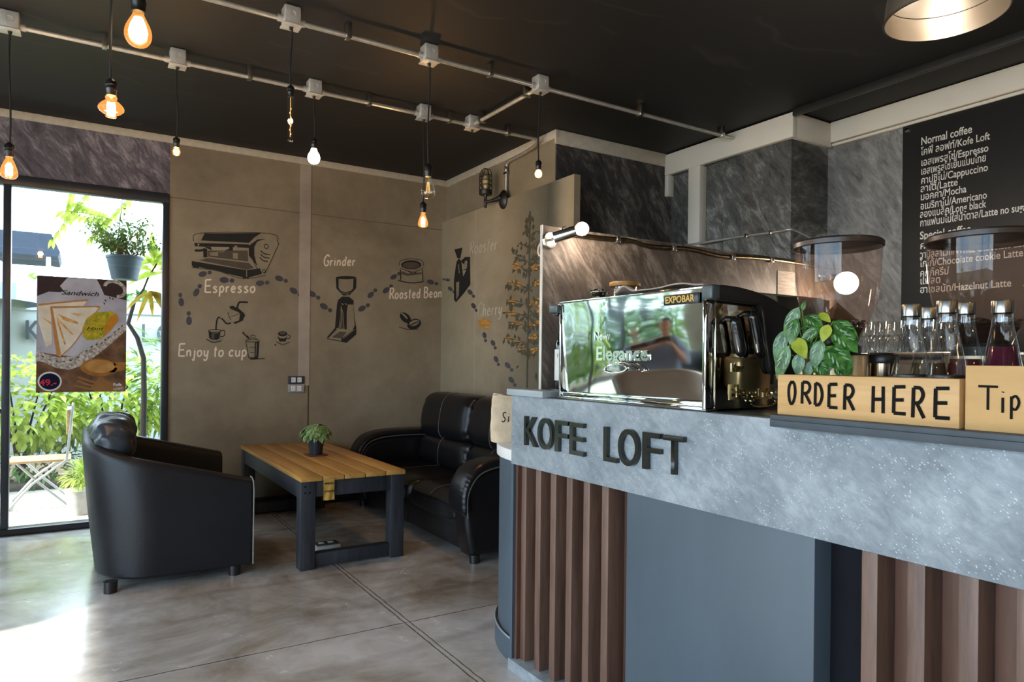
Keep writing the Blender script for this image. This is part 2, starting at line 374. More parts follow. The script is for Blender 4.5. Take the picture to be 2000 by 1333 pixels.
# ---------------------------------------------------------------- service counter
M_fascia = None
def fascia_mat():
    m = NT('pale blue grey polished plaster'); v = m.coords(rot=(R(-35), 0, 0)); mp = m.n('ShaderNodeMapping'); mp.inputs['Scale'].default_value = (1, 1, 2.2); m.link(v, mp.inputs['Vector'])
    a = m.noise(v, 5, 5, .6); b = m.noise(mp.outputs[0], 22, 8, .72, .5); f = m.math('ADD', m.math('MULTIPLY', a, .55), m.math('MULTIPLY', b, .45))
    col = m.ramp(f, [(.36, lin('687076')), (.5, lin('838b91')), (.64, lin('9fa7ab'))])
    vo = m.n('ShaderNodeTexVoronoi'); vo.inputs['Scale'].default_value = 95; m.link(mp.outputs[0], vo.inputs['Vector'])
    msk = m.math('GREATER_THAN', m.noise(v, 17, 3), .52)
    k = m.ramp(vo.outputs['Distance'], [(.10, (1, 1, 1)), (.24, (0, 0, 0))]); col = m.mix(m.math('MULTIPLY', m.math('MULTIPLY', k, msk), .75), col, lin('dfe4e6'))
    m.bsdf(col, .42, 0, f, .15); return m.m
M_fascia = fascia_mat()
M_navy = plain('blue grey painted board', '47535d', .5, var=.12, scale=3.5, bstr=.06, stretch=(1, 1, .35))
M_slat = woodmat('brown slat wood', '765a4c', '523a2e', axis=2, rough=.5, scale=8)
M_reveal = plain('black reveal', '111318', .8, spec=.15)
M_topslab = plain('dark worktop', '33363b', .3, var=.1)
M_slabgrey = plain('grey slab edge', '9aa2a6', .4, var=.06)
FX = 1.43
ct = thing('service_counter', 'long shop counter with pale blue grey plaster band over brown wooden slats', 'counter', (1.8, .6, 0))
put('fascia', MB().box((FX, -2.2, .80), (FX + .05, 2.276, 1.066), .002), M_fascia, ct)
put('worktop', MB().box((FX + .05, -2.2, 1.03), (2.15, 2.275, 1.066), .002), M_topslab, ct)
put('core', MB().box((1.62, -2.2, .02), (2.05, 2.262, 1.03)).box((FX + .05, 2.235, .80), (1.62, 2.262, 1.03)), M_reveal, ct)
put('backing_board', MB().box((1.53, 1.635, .06), (1.545, 2.262, .80)).box((1.53, -2.2, .06), (1.545, .90, .80)).box((1.445, 2.248, .045), (1.545, 2.262, .80)), woodmat('dark brown board', '6b4a3a', '50352a', axis=2), ct)
put('end_face', MB().box((FX + .003, 2.262, .0), (1.62, 2.277, 1.066)), M_navy, ct, label='blue grey end face')
put('panel', MB().box((1.437, .972, .045), (1.62, 1.615, .80), .003), M_navy, ct, label='flat blue grey board between the slats')
put('reveal_panel', MB().box((1.50, .875, .045), (1.62, .972, .80)), M_reveal, ct); put('reveal_panel', MB().box((1.455, 1.615, .045), (1.62, 1.635, .80)), M_reveal, ct)
put('plinth', MB().box((FX - .004, -2.2, 0), (1.62, 2.281, .045), .003), M_fascia, ct)
y = 2.244
for yy in (2.212, 2.114, 2.018, 1.921, 1.825, 1.728):
    put('slat', MB().box((1.46, yy, .045), (1.53, yy + .034, .80), .002), M_slat, ct)
for k in range(11):
    yy = .838 - k*.0985; put('slat', MB().box((1.46, yy, .045), (1.53, yy + .036, .80), .002), M_slat, ct)
# letters fixed on the band
M_let = plain('dark green black letter paint', '191c16', .2, var=.15, scale=20, spec=.8, bstr=.01)
def letter(ch, y0, y1):
    mb = MB().text(ch, .145, (0, 0, 0), (0, -1, 0), (0, 0, 1), .015, weight=.0004)
    ys = [v.co.y for v in mb.bm.verts]; zs = [v.co.z for v in mb.bm.verts]; a, b, c, d = min(ys), max(ys), min(zs), max(zs)
    z0, z1 = (.885, .994) if ch != 'O' else (.883, .996)
    for v in mb.bm.verts:
        v.co.y = y0 + (v.co.y - a) / (b - a) * (y1 - y0); v.co.z = z0 + (v.co.z - c) / (d - c) * (z1 - z0); v.co.x += FX - .0074
    put('letter', mb, M_let, ct, ang=30)
for ch, a, b in (('K', 2.165, 2.083), ('O', 2.076, 1.984), ('F', 1.968, 1.892), ('E', 1.883, 1.805), ('L', 1.704, 1.640), ('O', 1.634, 1.543), ('F', 1.525, 1.452), ('T', 1.440, 1.362)):
    letter(ch, b, a)
# rounded low end of the counter, white top
re = thing('rounded_counter_end', 'low rounded blue grey counter end with a white top', 'counter end', (2.02, 2.284, 0))
def half(r, n=28): return [(2.02 + r*math.cos(PI - k*PI/2/n), 2.284 + r*math.sin(PI - k*PI/2/n)) for k in range(n+1)] + [(2.02, 2.284)]
put('body', MB().prism(half(.545), 2, .09, .80), M_navy, re)
put('kick_plate', MB().prism(half(.558), 2, 0, .095, .004), M_navy, re)
put('edge_strip', MB().tube([(x, y, .097) for x, y in half(.558)[:-1]], .004, 6), plain('rubber edge', '8d959a', .4), re)
put('white_top', MB().prism(half(.558), 2, .80, .845, .004), plain('white laminate', 'e3e0dc', .35, var=.02), re)
# grey stone slabs at the far end of the counter
tag(put('edge_slab', MB().box((1.415, 2.045, 1.067), (1.52, 2.29, 1.091), .002), [M_slabgrey]), 'thin grey slab lying on the far corner of the counter', 'slab')
tag(put('shelf_slab', MB().box((1.535, 2.02, 1.067), (2.1, 2.19, 1.0945), .002), [M_topslab]), 'dark glossy slab behind the thin grey slab, under the syrup bottle', 'slab')
# partition behind the machine
pt = struct('wall_partition', MB().box((1.516, 2.2, 1.067), (3.42, 2.212, 1.725), .001), M_stu_part)
struct('edge_strip', MB().box((1.513, 2.199, 1.067), (1.5165, 2.213, 1.726)), plain('pale edge', 'd8d2c6', .5), pt)
# ---------------------------------------------------------------- raised slab, sign block, tip box
tag(put('raised_shelf', MB().box((1.395, -1.6, 1.0665), (1.74, 1.066, 1.0785), .002).box((1.395, -1.6, 1.05), (1.428, 1.066, 1.0665), .001), plain('dark slate', '3d464e', .5)), 'dark slate shelf along the counter under the wooden sign and tip box', 'shelf')
M_pine = woodmat('pale pine', 'cfa56c', 'bd9058', axis=1, rough=.5, scale=7, stretch=16, knots=6)
M_pine2 = woodmat('pale plywood', 'c9a067', 'bd935a', axis=1, rough=.55, scale=5, stretch=6)
M_ink = plain('black marker', '1b1a18', .9, spec=.1)
HAND = {  # stroke letters in a 1 x 1 cell (x, y), lower-case x height .6
 'O': [[(.5, 1), (.15, .8), (.08, .4), (.3, .02), (.65, .05), (.9, .45), (.8, .85), (.5, 1)]],
 'R': [[(.1, 0), (.14, 1)], [(.14, 1), (.6, .98), (.78, .76), (.55, .52), (.14, .48)], [(.35, .5), (.85, 0)]],
 'D': [[(.12, 0), (.14, 1)], [(.14, 1), (.65, .88), (.88, .45), (.6, .06), (.12, 0)]],
 'E': [[(.85, 1), (.15, .98)], [(.15, .98), (.13, .02)], [(.13, .02), (.88, .02)], [(.15, .5), (.75, .52)]],
 'H': [[(.12, 0), (.14, 1)], [(.85, 0), (.84, 1)], [(.13, .5), (.85, .52)]],
 'T': [[(.02, .98), (.98, .98)], [(.5, .98), (.5, 0)]],
 'B': [[(.14, 0), (.14, 1)], [(.14, 1), (.6, .95), (.7, .75), (.5, .54), (.14, .5)], [(.14, .5), (.7, .45), (.82, .22), (.6, .02), (.14, 0)]],
 'G': [[(.88, .82), (.6, 1), (.2, .8), (.08, .4), (.3, .03), (.7, .05), (.86, .42)], [(.86, .42), (.5, .42)]],
 'C': [[(.88, .85), (.55, 1), (.18, .75), (.1, .35), (.35, .02), (.85, .15)]],
 'i': [[(.3, .6), (.3, 0)], [(.3, .8), (.32, .84)]], 'l': [[(.3, 1), (.28, 0)]],
 'p': [[(.15, .6), (.15, -.4)], [(.15, .5), (.5, .62), (.75, .35), (.5, .03), (.15, .1)]],
 's': [[(.7, .52), (.4, .6), (.2, .45), (.5, .3), (.7, .15), (.4, 0), (.12, .08)]],
 'r': [[(.2, .6), (.2, 0)], [(.2, .35), (.4, .55), (.72, .56)]],
 'e': [[(.18, .32), (.7, .36), (.6, .56), (.35, .6), (.15, .3), (.35, .02), (.75, .12)]],
 'o': [[(.45, .6), (.15, .45), (.15, .12), (.45, 0), (.75, .2), (.7, .5), (.45, .6)]],
 'n': [[(.15, .6), (.15, 0)], [(.15, .4), (.45, .6), (.68, .45), (.72, 0)]],
 'j': [[(.5, .6), (.5, -.2), (.3, -.4), (.08, -.25)], [(.5, .78), (.52, .82)]],
 'y': [[(.15, .6), (.2, .15), (.45, .05), (.7, .25)], [(.75, .6), (.65, -.2), (.4, -.4), (.12, -.28)]],
 't': [[(.4, .95), (.38, .1), (.6, 0)], [(.12, .65), (.7, .68)]],
 'c': [[(.75, .5), (.45, .6), (.15, .35), (.3, .04), (.75, .1)]],
 'u': [[(.15, .6), (.15, .15), (.4, 0), (.7, .2)], [(.72, .6), (.72, 0)]],
 'd': [[(.7, .5), (.4, .6), (.14, .3), (.35, 0), (.7, .15)], [(.74, 1), (.72, 0)]],
 'a': [[(.7, .5), (.4, .6), (.14, .3), (.35, 0), (.7, .15)], [(.72, .6), (.74, 0)]],
 'h': [[(.15, 1), (.15, 0)], [(.15, .4), (.45, .6), (.68, .45), (.72, 0)]],
 'x': [[(.12, .6), (.75, 0)], [(.75, .6), (.12, 0)]], 'S': [[(.8, .88), (.5, 1), (.2, .8), (.45, .52), (.78, .28), (.5, 0), (.12, .12)]],
 'I': [[(.3, 1), (.28, 0)]], 'K': [[(.14, 1), (.14, 0)], [(.8, 1), (.16, .45)], [(.35, .6), (.85, 0)]], 'f': [[(.7, .9), (.45, 1), (.35, .8), (.35, 0)], [(.1, .6), (.65, .62)]], 'm': [[(.1, .6), (.1, 0)], [(.1, .4), (.3, .6), (.42, .4), (.42, 0)], [(.42, .4), (.65, .6), (.8, .4), (.8, 0)]],
 'k': [[(.15, 1), (.15, 0)], [(.7, .6), (.18, .28)], [(.3, .36), (.75, 0)]], 'w': [[(.08, .6), (.25, 0), (.45, .45), (.62, 0), (.85, .6)]],
}
WID = {'i': .5, 'l': .5, 'I': .5, 'j': .65, 't': .75, 'r': .8, 'm': 1.0, 'w': 1.0}
def hand(mb, text, size, wd, fr, x0=0., y0=0., cw=.7, gap=.12, sx=None, slant=0., cap=1.0):
    """hand lettering by strokes; fr(x, y) maps to the surface"""
    x = x0
    for ch in text:
        if ch == ' ': x += size*cw*.6; continue
        kw = cw * WID.get(ch, 1.) * size
        kk = cap if ch.isupper() else 1.
        for st in HAND[ch]:
            mb.stroke([(x + p[0]*kw*kk + slant*p[1]*size, y0 + p[1]*size*kk) for p in st], wd, fr, smooth=len(st) > 2)
        x += kw*kk + gap*size
    return x
def faceX(X, y0, z0): return lambda x, y: Vector((X, y0 - x, z0 + y))
sg = thing('sign_block', 'pine block hand lettered ORDER HERE at the front of the counter', 'sign', (1.46, .86, 1.0785))
put('block', MB().box((1.42, .66, 1.0787), (1.515, 1.064, 1.174), .002), M_pine, sg)
mb = MB(); fr = faceX(1.4192, 1.064, 1.0785)
for ch, a, b, lo, hi in (('O', .030, .051, .028, .080), ('R', .064, .094, .029, .079), ('D', .098, .121, .028, .078), ('E', .131, .159, .024, .077), ('R', .169, .198, .022, .076),
                         ('H', .232, .262, .020, .076), ('E', .275, .308, .021, .077), ('R', .315, .344, .016, .076), ('E', .356, .392, .018, .077)):
    if a == .232: put('lettering', mb, M_ink, sg, smooth=False, label='black hand lettered word ORDER'); mb = MB()
    for st in HAND[ch]: mb.stroke([(a + p[0]*(b-a), lo + p[1]*(hi-lo)) for p in st], .0074, fr, smooth=len(st) > 2)
put('lettering', mb, M_ink, sg, smooth=False, label='black hand lettered word HERE')
tb = thing('tip_box', 'plain plywood tip box lettered Tip Box beside the order sign', 'box', (1.47, .5, 1.0785))
put('box', MB().box((1.424, .30, 1.0787), (1.432, .652, 1.2), .001).box((1.56, .30, 1.0787), (1.568, .652, 1.2)).box((1.432, .644, 1.0787), (1.56, .652, 1.2)).box((1.432, .30, 1.0787), (1.56, .308, 1.2)).box((1.432, .308, 1.0787), (1.56, .644, 1.085)), M_pine2, tb)
mb = MB(); fr = faceX(1.4232, .652, 1.0785)
for ch, a, b, lo, hi in (('T', .022, .056, .040, .084), ('i', .056, .080, .036, .082), ('p', .074, .094, .042, .083), ('B', .104, .128, .035, .078), ('o', .134, .158, .035, .085), ('x', .164, .188, .033, .085)):
    if ch == 'B': put('lettering', mb, M_ink, tb, smooth=False, label='dark hand lettered word Tip'); mb = MB()
    for st in HAND[ch]: mb.stroke([(a + p[0]*(b-a), lo + p[1]*(hi-lo)) for p in st], .0045, fr, smooth=len(st) > 2)
put('lettering', mb, M_ink, tb, smooth=False, label='dark hand lettered word Box')
# ---------------------------------------------------------------- espresso machine
M_steel = None
def steel(name, c, rough, var=.03):
    m = NT(name); v = m.coords(scale=(1, 1, 1)); f = m.noise(v, 3, 2)
    m.bsdf(m.ramp(f, [(.3, lin(c)), (.7, tuple(min(1, x*1.06) for x in lin(c)))]), rough, 1., None); return m.m
M_steel = steel('polished steel', 'c4c8c6', .045)
M_steel_side = steel('polished side steel with reflection tint', 'cfc6b0', .05)  # copy of the steel with warm reflections tinted into its colour
M_steelb = steel('brushed steel', 'b9b6ae', .22)
M_plast = plain('black moulded plastic', '1b1a19', .38, var=.15, scale=9)
M_gold = plain('gold print', 'd9b25a', .35, .6)
em = thing('espresso_machine', 'large polished steel espresso machine, its back panel facing the room', 'coffee machine', (1.72, 1.66, 1.067))
MY0, MY1, MX = 1.312, 2.0, 1.468
from mathutils import noise as nn
def panel(u, v):
    y = MY0 + .012 + u*(MY1 - MY0 - .024); z = 1.090 + v*.322
    bul = .006*math.sin(PI*u)*math.sin(PI*v)
    wv = .0030*nn.noise(Vector((y*4.2, z*5.0, 3))) + .0012*nn.noise(Vector((y*11, z*9, 7)))*max(0, u-.15)
    return Vector((MX + .004 - .0195*(v) - bul + wv, y, z))
put('back_panel', MB().grid(panel, 60, 36), M_steel, em, ang=80, label='mirror polished rear panel')
put('body', MB().box((MX + .012, MY0 + .012, 1.078), (2.0, MY1 - .01, 1.405), .004), M_steelb, em)
put('corner_post', MB().box((MX - .022, MY0, 1.071), (MX + .014, MY0 + .014, 1.412), .003), M_steel, em)
put('corner_post', MB().box((MX - .016, MY1 - .012, 1.071), (MX + .012, MY1 - .001, 1.40), .003), M_steel, em)
put('base_rail', MB().box((MX - .020, MY0, 1.0672), (MX + .03, MY1, 1.078), .002).box((MX - .012, MY0 + .01, 1.078), (MX + .02, MY1 - .01, 1.092), .002), M_steel, em)
put('top_rail', MB().box((MX - .021, MY0 + .01, 1.404), (MX + .01, MY1 - .005, 1.412), .002), M_steel, em)
put('top_tray', MB().box((MX + .0, MY0 + .02, 1.402), (1.99, MY1 - .02, 1.408)), M_steelb, em)
sp = put('side_panel', MB().box((MX + .014, MY0 - .002, 1.072), (2.0, MY0 + .012, 1.400), .001), M_steel_side, em, label='mirror polished side panel')
def side(pts, y0, y1, bev=.006): return MB().prism(pts, 1, y0, y1, bev, 3)
arm = [(1.452, 1.372), (1.452, 1.411), (1.50, 1.4135), (1.56, 1.411), (1.62, 1.404), (1.68, 1.392), (1.74, 1.374), (1.80, 1.35), (1.86, 1.318), (1.92, 1.275), (1.96, 1.225), (1.96, 1.168), (1.70, 1.168), (1.688, 1.185), (1.655, 1.348), (1.64, 1.366)]
put('side_cover', side(arm, MY0 - .024, MY0 - .001), M_plast, em, label='curved black plastic side cover')
put('cover_cap', MB().box((MX - .030, MY0 - .027, 1.3725), (MX + .004, MY0 + .012, 1.412), .006, 3), plain('dark grey plastic', '4a5454', .35), em)
arm2 = [(1.452, 1.365), (1.452, 1.399), (1.50, 1.401), (1.62, 1.392), (1.62, 1.34), (1.60, 1.352)]
put('side_cover', side(arm2, MY1 + .010, MY1 + .044), M_plast, em)
put('cover_cap', MB().box((MX - .030, MY1 - .006, 1.372), (MX + .004, MY1 + .046, 1.403), .006, 3), plain('dark grey plastic', '4a5454', .35), em)
for (xa, za), (xb, zb) in (((1.524, 1.326), (1.552, 1.218)), ((1.598, 1.345), (1.632, 1.216))):
    pts = [Vector((xa, MY0 - .03, za)).lerp(Vector((xb, MY0 - .034, zb)), t) for t in (0, .05, .15, .5, .85, .95, 1)]
    put('handle', MB().tube(pts, [.008, .0135, .016, .0165, .0165, .013, .007], 14).tube([pts[1], pts[1] + Vector((0, .03, .003))], .008, 8), plain('glossy black handle', '141414', .16), em)
bd = put('badge', MB().box((MX - .0235, 1.340, 1.3655), (MX - .018, 1.4725, 1.3945), .001), plain('black badge', '17171a', .3), em)
put('badge_lettering', MB().text('EXPOBAR', .0275, (MX - .0245, 1.465, 1.3705), (0, -1, 0), (0, 0, 1), .001, weight=.0004, sx=.93), M_gold, bd, label='gold letters EXPOBAR')
M_emb = steel('embossed steel', 'e8e8e4', .10)
mb = MB().text('New', .036, (MX - .0150, 1.800, 1.272), (0, -1, 0), (0, 0, 1), .006, weight=.0009, sx=1.0)
put('embossed_lettering', mb, M_emb, em, label='embossed word New')
put('embossed_lettering', MB().text('Elegance', .064, (MX - .0108, 1.795, 1.205), (0, -1, 0), (0, 0, 1), .006, weight=.0012, sx=1.12), M_emb, em, label='embossed word Elegance')
sw = [(1.60, 1.176), (1.66, 1.192), (1.735, 1.186), (1.752, 1.172), (1.72, 1.164), (1.66, 1.170), (1.648, 1.184), (1.70, 1.196), (1.62, 1.196), (1.565, 1.178), (1.575, 1.171)]
put('swoosh', MB().tube([(MX - .0100, a, b) for a, b in [(v.x, v.y) for v in catmull([Vector(p) for p in sw], 5)]], .0025, 8), M_emb, em)
M_embs = steel('embossed side steel with reflection tint', 'd8cba8', .12)  # side lettering colour carries the same painted warm reflections
mb = MB().text('New', .033, (1.542, MY0 - .003, 1.176), (1, 0, 0), (0, 0, 1), .006, weight=.0009, sx=.85)
put('embossed_lettering', mb, M_embs, em, label='embossed word New on the side')
put('embossed_lettering', MB().text('Elegance', .060, (1.532, MY0 - .003, 1.098), (1, 0, 0), (0, 0, 1), .006, weight=.0012, sx=1.05), M_embs, em, label='embossed word Elegance on the side')
put('swoosh', MB().tube([(v.x - .0, MY0 - .003, v.y) for v in catmull([Vector((p[0]*-1 + 3.385, p[1] - .091)) for p in sw], 5)], .0025, 8), M_embs, em)
for fy in (1.37, 1.96):
    for fx in (1.52, 1.95): put('foot', MB().lathe([(0, 1.0662), (.018, 1.0662), (.018, 1.08), (0, 1.08)], (fx, fy, 0), 12), M_plast, em)
# things on top of the machine
jr = thing('glass_jar', 'small glass jar with a round bamboo lid on top of the espresso machine', 'jar', (1.72, 1.955, 1.408))
M_gl = thin_glass('clear glass', (.94, .95, .93), 1.3)
put('jar_body', MB().lathe([(0, 1.4085), (.043, 1.4085), (.045, 1.415), (.045, 1.478), (.042, 1.48), (.042, 1.416), (0, 1.413)], (1.72, 1.955, 0), 28), M_gl, jr)
put('lid', MB().lathe([(0, 1.479), (.056, 1.479), (.058, 1.483), (.058, 1.492), (.056, 1.495), (0, 1.495)], (1.72, 1.955, 0), 32), woodmat('bamboo', 'b98a4c', '9a6d36', axis=0), jr)
put('clasp', MB().tube([(1.672 + .02*math.cos(a), 1.93 - .012 - .01*math.sin(a), 1.445 + .016*math.sin(a)) for a in [k*PI/4 for k in range(9)]], .0022, 6), M_steel, jr, label='steel wire clasp')
cp = thing('wire_strainer', 'small shiny metal strainer lying on the far end of the machine top', 'strainer', (1.56, 1.925, 1.41))
put('bowl', MB().lathe([(.034, 0), (.030, -.013), (.018, -.023), (0, -.026), (0, -.0245), (.017, -.0215), (.0285, -.012), (.0325, 0)], (1.55, 1.90, 1.444), 24), M_steel, cp)
put('rim', MB().tube([(1.55 + .034*math.cos(k*PI/12), 1.90 + .034*math.sin(k*PI/12), 1.4445) for k in range(24)], .0028, 8, closed=True), M_steel, cp)
mb = MB()
for k in range(5):
    a = k*PI/5; mb.tube([(1.55 + .033*math.cos(a)*t, 1.90 + .033*math.sin(a)*t, 1.446 + .010*(1 - t*t)) for t in (-1, -.5, 0, .5, 1)], .0016, 6)
put('wire', mb, M_steel, cp)
def cloth(u, v):
    y = 1.735 - u*.38; x = 1.478 + v*.16
    fold = .024*math.exp(-((u-.12)/.09)**2)*(.5 + .5*math.cos(v*5)) + .006*math.exp(-((u-.35)/.1)**2) + .011*math.exp(-((u-.72)/.2)**2)
    return Vector((x, y, 1.4135 + max(0, fold)*(1 - .4*v) + .004*nn.noise(Vector((u*7, v*6, 2))) + .003))
cl = put('folded_cloth', MB().grid(cloth, 44, 20), plain('checked tea towel', 'c2ab9a', .9, var=.16, scale=40), ang=80)
sm = cl.modifiers.new('thick', 'SOLIDIFY'); sm.thickness = .004; sm.offset = 1
tag(cl, 'rumpled beige cloth draped along the top of the espresso machine', 'cloth')
# syrup bottle between partition and machine
sb = thing('syrup_bottle', 'dark glass syrup bottle with white label between partition and espresso machine', 'bottle', (1.548, 2.100, 1.0945))
bx, by = 1.548, 2.100
put('glass', MB().lathe([(0, 1.095), (.031, 1.095), (.033, 1.10), (.033, 1.25), (.031, 1.268), (.018, 1.305), (.0135, 1.32), (.0135, 1.375), (.0155, 1.377), (.0155, 1.385), (0, 1.385)], (bx, by, 0), 28), plain('dark bottle glass', '0f1613', .06, spec=.8), sb)
put('label', MB().lathe([(.0334, 1.128), (.0338, 1.13), (.0338, 1.242), (.0334, 1.244)], (bx, by, 0), 32), plain('white paper', 'd8d6d2', .7), sb, label='white label')
put('cap', MB().lathe([(0, 1.385), (.0165, 1.385), (.0165, 1.405), (0, 1.406)], (bx, by, 0), 20), M_plast, sb)
def cyl(cx, cy, r): return lambda x, y: Vector((cx + r*math.cos(x/r + R(237)), cy + r*math.sin(x/r + R(237)), y))
fr = cyl(bx, by, .0344); mb = MB(); hand(mb, 'mOnin', .013, .0022, fr, -.034, 1.212, .75, .18) if False else None
fr2 = cyl(bx, by, .0343); x = -.028
for ch in 'MONIN':
    for st in {'M': [[(0, 0), (0, 1), (.5, .3), (1, 1), (1, 0)]], 'O': HAND['O'], 'N': [[(.1, 0), (.1, 1), (.9, 0), (.9, 1)]], 'I': HAND['I']}[ch]:
        mb.stroke([(x + p[0]*.0085, 1.214 + p[1]*.014) for p in st], .0017, fr2, smooth=(ch == 'O'))
    x += .0112 if ch != 'I' else .007
put('label_lettering', mb, M_ink, sb, smooth=False)
mb = MB()
rnd = random.Random(4)
for k in range(12):
    a, h, t = rnd.uniform(-.014, .020), rnd.uniform(1.15, 1.20), rnd.uniform(0, PI); l = .006
    mb.poly([fr2(a + l*math.cos(t), h + l*math.sin(t)), fr2(a - .35*l*math.sin(t), h + .35*l*math.cos(t)), fr2(a - l*math.cos(t), h - l*math.sin(t)), fr2(a + .35*l*math.sin(t), h - .35*l*math.cos(t))])
put('leaf_print', mb, plain('printed green', '5b7a45', .7), sb, smooth=False)
# spot lamp at the end of the partition
M_glow = emit('glowing white glass', 'fff3e2', 9); M_glow2 = emit('glaring white glass', 'ffe6cc', 42)
def lamp(name, loc, power, col, rad=.03):
    l = bpy.data.lights.new(name, 'POINT'); l.energy = power; l.color = col; l.shadow_soft_size = rad
    o = bpy.data.objects.new(name, l); C.objects.link(o); o.location = loc; return o
def spot(label, tip, foot, power, br=.0255):
    sl = thing('spot_lamp', label, 'lamp', (foot[0], 2.19, foot[2]), 'spot lamps on the dark partition')
    d = (Vector(tip) - Vector(foot)).normalized(); q = d.to_track_quat('Z', 'Y').to_matrix().to_4x4(); o0 = Vector(foot)
    Mq = Matrix.Translation(o0) @ q
    put('mount', MB().lathe([(0, 0), (.032, 0), (.034, .004), (.030, .012), (0, .014)], (0, 0, 0), 24, Matrix.Translation((foot[0] + .02, 2.1985, foot[2])) @ Matrix.Rotation(PI/2, 4, 'X')), M_steelb, sl)
    put('tube', MB().lathe([(0, 0), (.019, 0), (.021, .004), (.021, .088), (.019, .09), (0, .09)], (0, 0, 0), 24, Mq), M_steelb, sl)
    put('bracket', MB().tube([o0 + d*.03, Vector((foot[0] + .02, 2.19, foot[2]))], .006, 8), M_steelb, sl)
    put('bulb', MB().ball((0, 0, .086 + br), br, (1, 1, 1.0), 20, 14, Mq), M_glow2, sl)
    put('wing_screw', MB().tube([(foot[0] + .02, foot[1] - .025, foot[2] + .022), (foot[0] + .023, foot[1] - .028, foot[2] + .039), (foot[0] + .035, foot[1] - .028, foot[2] + .044)], .0025, 6), M_plast, sl)
    lamp('spot_lamp_light', Mq @ Vector((0, 0, .10 + br*2.2)), power, (1, .82, .66), .03)
spot('short aluminium tube lamp with glowing round bulb on the far top corner of the partition', (1.625, 2.05, 1.708), (1.525, 2.14, 1.668), 2.5)
spot('glaring tube lamp on the dark partition, seen through the left hopper', (3.225, 2.02, 1.60), (3.265, 2.15, 1.66), 5, .056)  # bulb enlarged to stand in for the bloom of its glare
# flexible conduits with clips
M_brass = plain('bronze flexible conduit', '8d7a5c', .3, 1., var=.2, scale=40)
def flex(name, pts, r, label, mat=M_brass, ridges=True):
    P = catmull([Vector(p) for p in pts], 8); L = [0]
    for a, b in zip(P, P[1:]): L.append(L[-1] + (b-a).length)
    Q, rr = [], []; n = int(L[-1]/.004) if ridges else int(L[-1]/.02); j = 0
    for k in range(n+1):
        s = L[-1]*k/n
        while j < len(L)-2 and L[j+1] < s: j += 1
        Q.append(P[j].lerp(P[j+1], (s - L[j])/max(1e-6, L[j+1]-L[j]))); rr.append(r if k % 2 else r*.82)
    o = put(name, MB().tube(Q, rr if ridges else r, 8), mat, ang=70); return tag(o, label, 'conduit')
f1 = flex('flexible_conduit', [(1.60, 2.185, 1.700), (1.68, 2.186, 1.702), (1.80, 2.186, 1.703), (1.95, 2.186, 1.707), (2.06, 2.188, 1.695), (2.3, 2.188, 1.705), (2.5, 2.188, 1.692), (2.75, 2.188, 1.705), (3.0, 2.188, 1.708), (3.35, 2.188, 1.70)], .0095, 'ribbed bronze flexible conduit along the top of the dark partition')
clipm = MB
for x, z in ((1.88, 1.705), (2.2, 1.70), (2.58, 1.695), (2.86, 1.706)):
    put('clip', MB().box((x - .010, 2.174, z - .014), (x + .010, 2.1995, z + .014), .003), M_steelb, f1)
f2 = flex('flexible_conduit', [(3.878, 3.75, 2.085), (3.878, 3.60, 2.082), (3.925, 3.30, 2.088), (3.925, 2.95, 2.075), (3.925, 2.852, 2.075), (4.05, 2.85, 2.055), (4.2, 2.845, 2.02), (4.30, 2.80, 1.97)], .009, 'grey conduit wrapping round the dark stucco pillar', M_chrome, ridges=False)
for x, yv, z in ((3.925, 3.2, 2.084), (3.925, 3.0, 2.077)):
    put('clip', MB().box((x - .014, yv - .012, z - .014), (x + .009, yv + .012, z + .014), .003), M_steelb, f2)
# taped paper on the partition
tp = put('paper_notice', MB().box((2.925, 2.1965, 1.535), (3.06, 2.1995, 1.66)), plain('grey printed paper', '94897e', .8, var=.25, scale=50, stretch=(.3, 1, 3)))
tag(tp, 'small grey printed sheet taped to the dark partition behind the hopper', 'notice')
# ---------------------------------------------------------------- grinders, bottles, glasses, plants on the counter
def smoke_glass():
    m = NT('smoky brown hopper plastic'); t = m.n('ShaderNodeBsdfTransparent'); t.inputs[0].default_value = (.93, .85, .81, 1)
    g = m.n('ShaderNodeBsdfGlossy'); g.inputs['Roughness'].default_value = .02
    f = fresnel(m, 1.45); mx = m.n('ShaderNodeMixShader')
    m.link(m.math('MULTIPLY', f.outputs[0], 1.1, True), mx.inputs[0]); m.link(t.outputs[0], mx.inputs[1]); m.link(g.outputs[0], mx.inputs[2]); h = m.n('ShaderNodeBsdfTranslucent'); h.inputs[0].default_value = (1, .84, .76, 1); m2 = m.n('ShaderNodeMixShader'); m2.inputs[0].default_value = .13
    m.link(mx.outputs[0], m2.inputs[1]); m.link(h.outputs[0], m2.inputs[2]); m.link(m2.outputs[0], m.out.inputs[0]); return m.m
M_smoke = smoke_glass()
M_bean = plain('roasted coffee bean', '2a1a12', .45, var=.3, scale=30)
M_canister = plain('champagne steel', 'cdb892', .32, .55, var=.04, bstr=.02)
def bean_pile(rx, z0, z1, n, seed):
    mb = MB(); rr = random.Random(seed); k = 0
    t0 = bmesh.new(); bmesh.ops.create_icosphere(t0, subdivisions=1, radius=1); tm = bpy.data.meshes.new('b'); t0.to_mesh(tm); t0.free()
    while k < n:
        z = rr.uniform(z0, z1); rad = rx(z)*math.sqrt(rr.random()); a = rr.uniform(0, 2*PI)
        M = Matrix.Translation((rad*math.cos(a), rad*math.sin(a), z)) @ Matrix.Rotation(rr.uniform(0, 6), 4, 'Z') @ Matrix.Rotation(rr.uniform(0, 6), 4, 'X') @ Matrix.Diagonal((.0062, .0042, .0036, 1))
        b = bmesh.new(); b.from_mesh(tm); mb.add(b, M); k += 1
    bpy.data.meshes.remove(tm); return mb
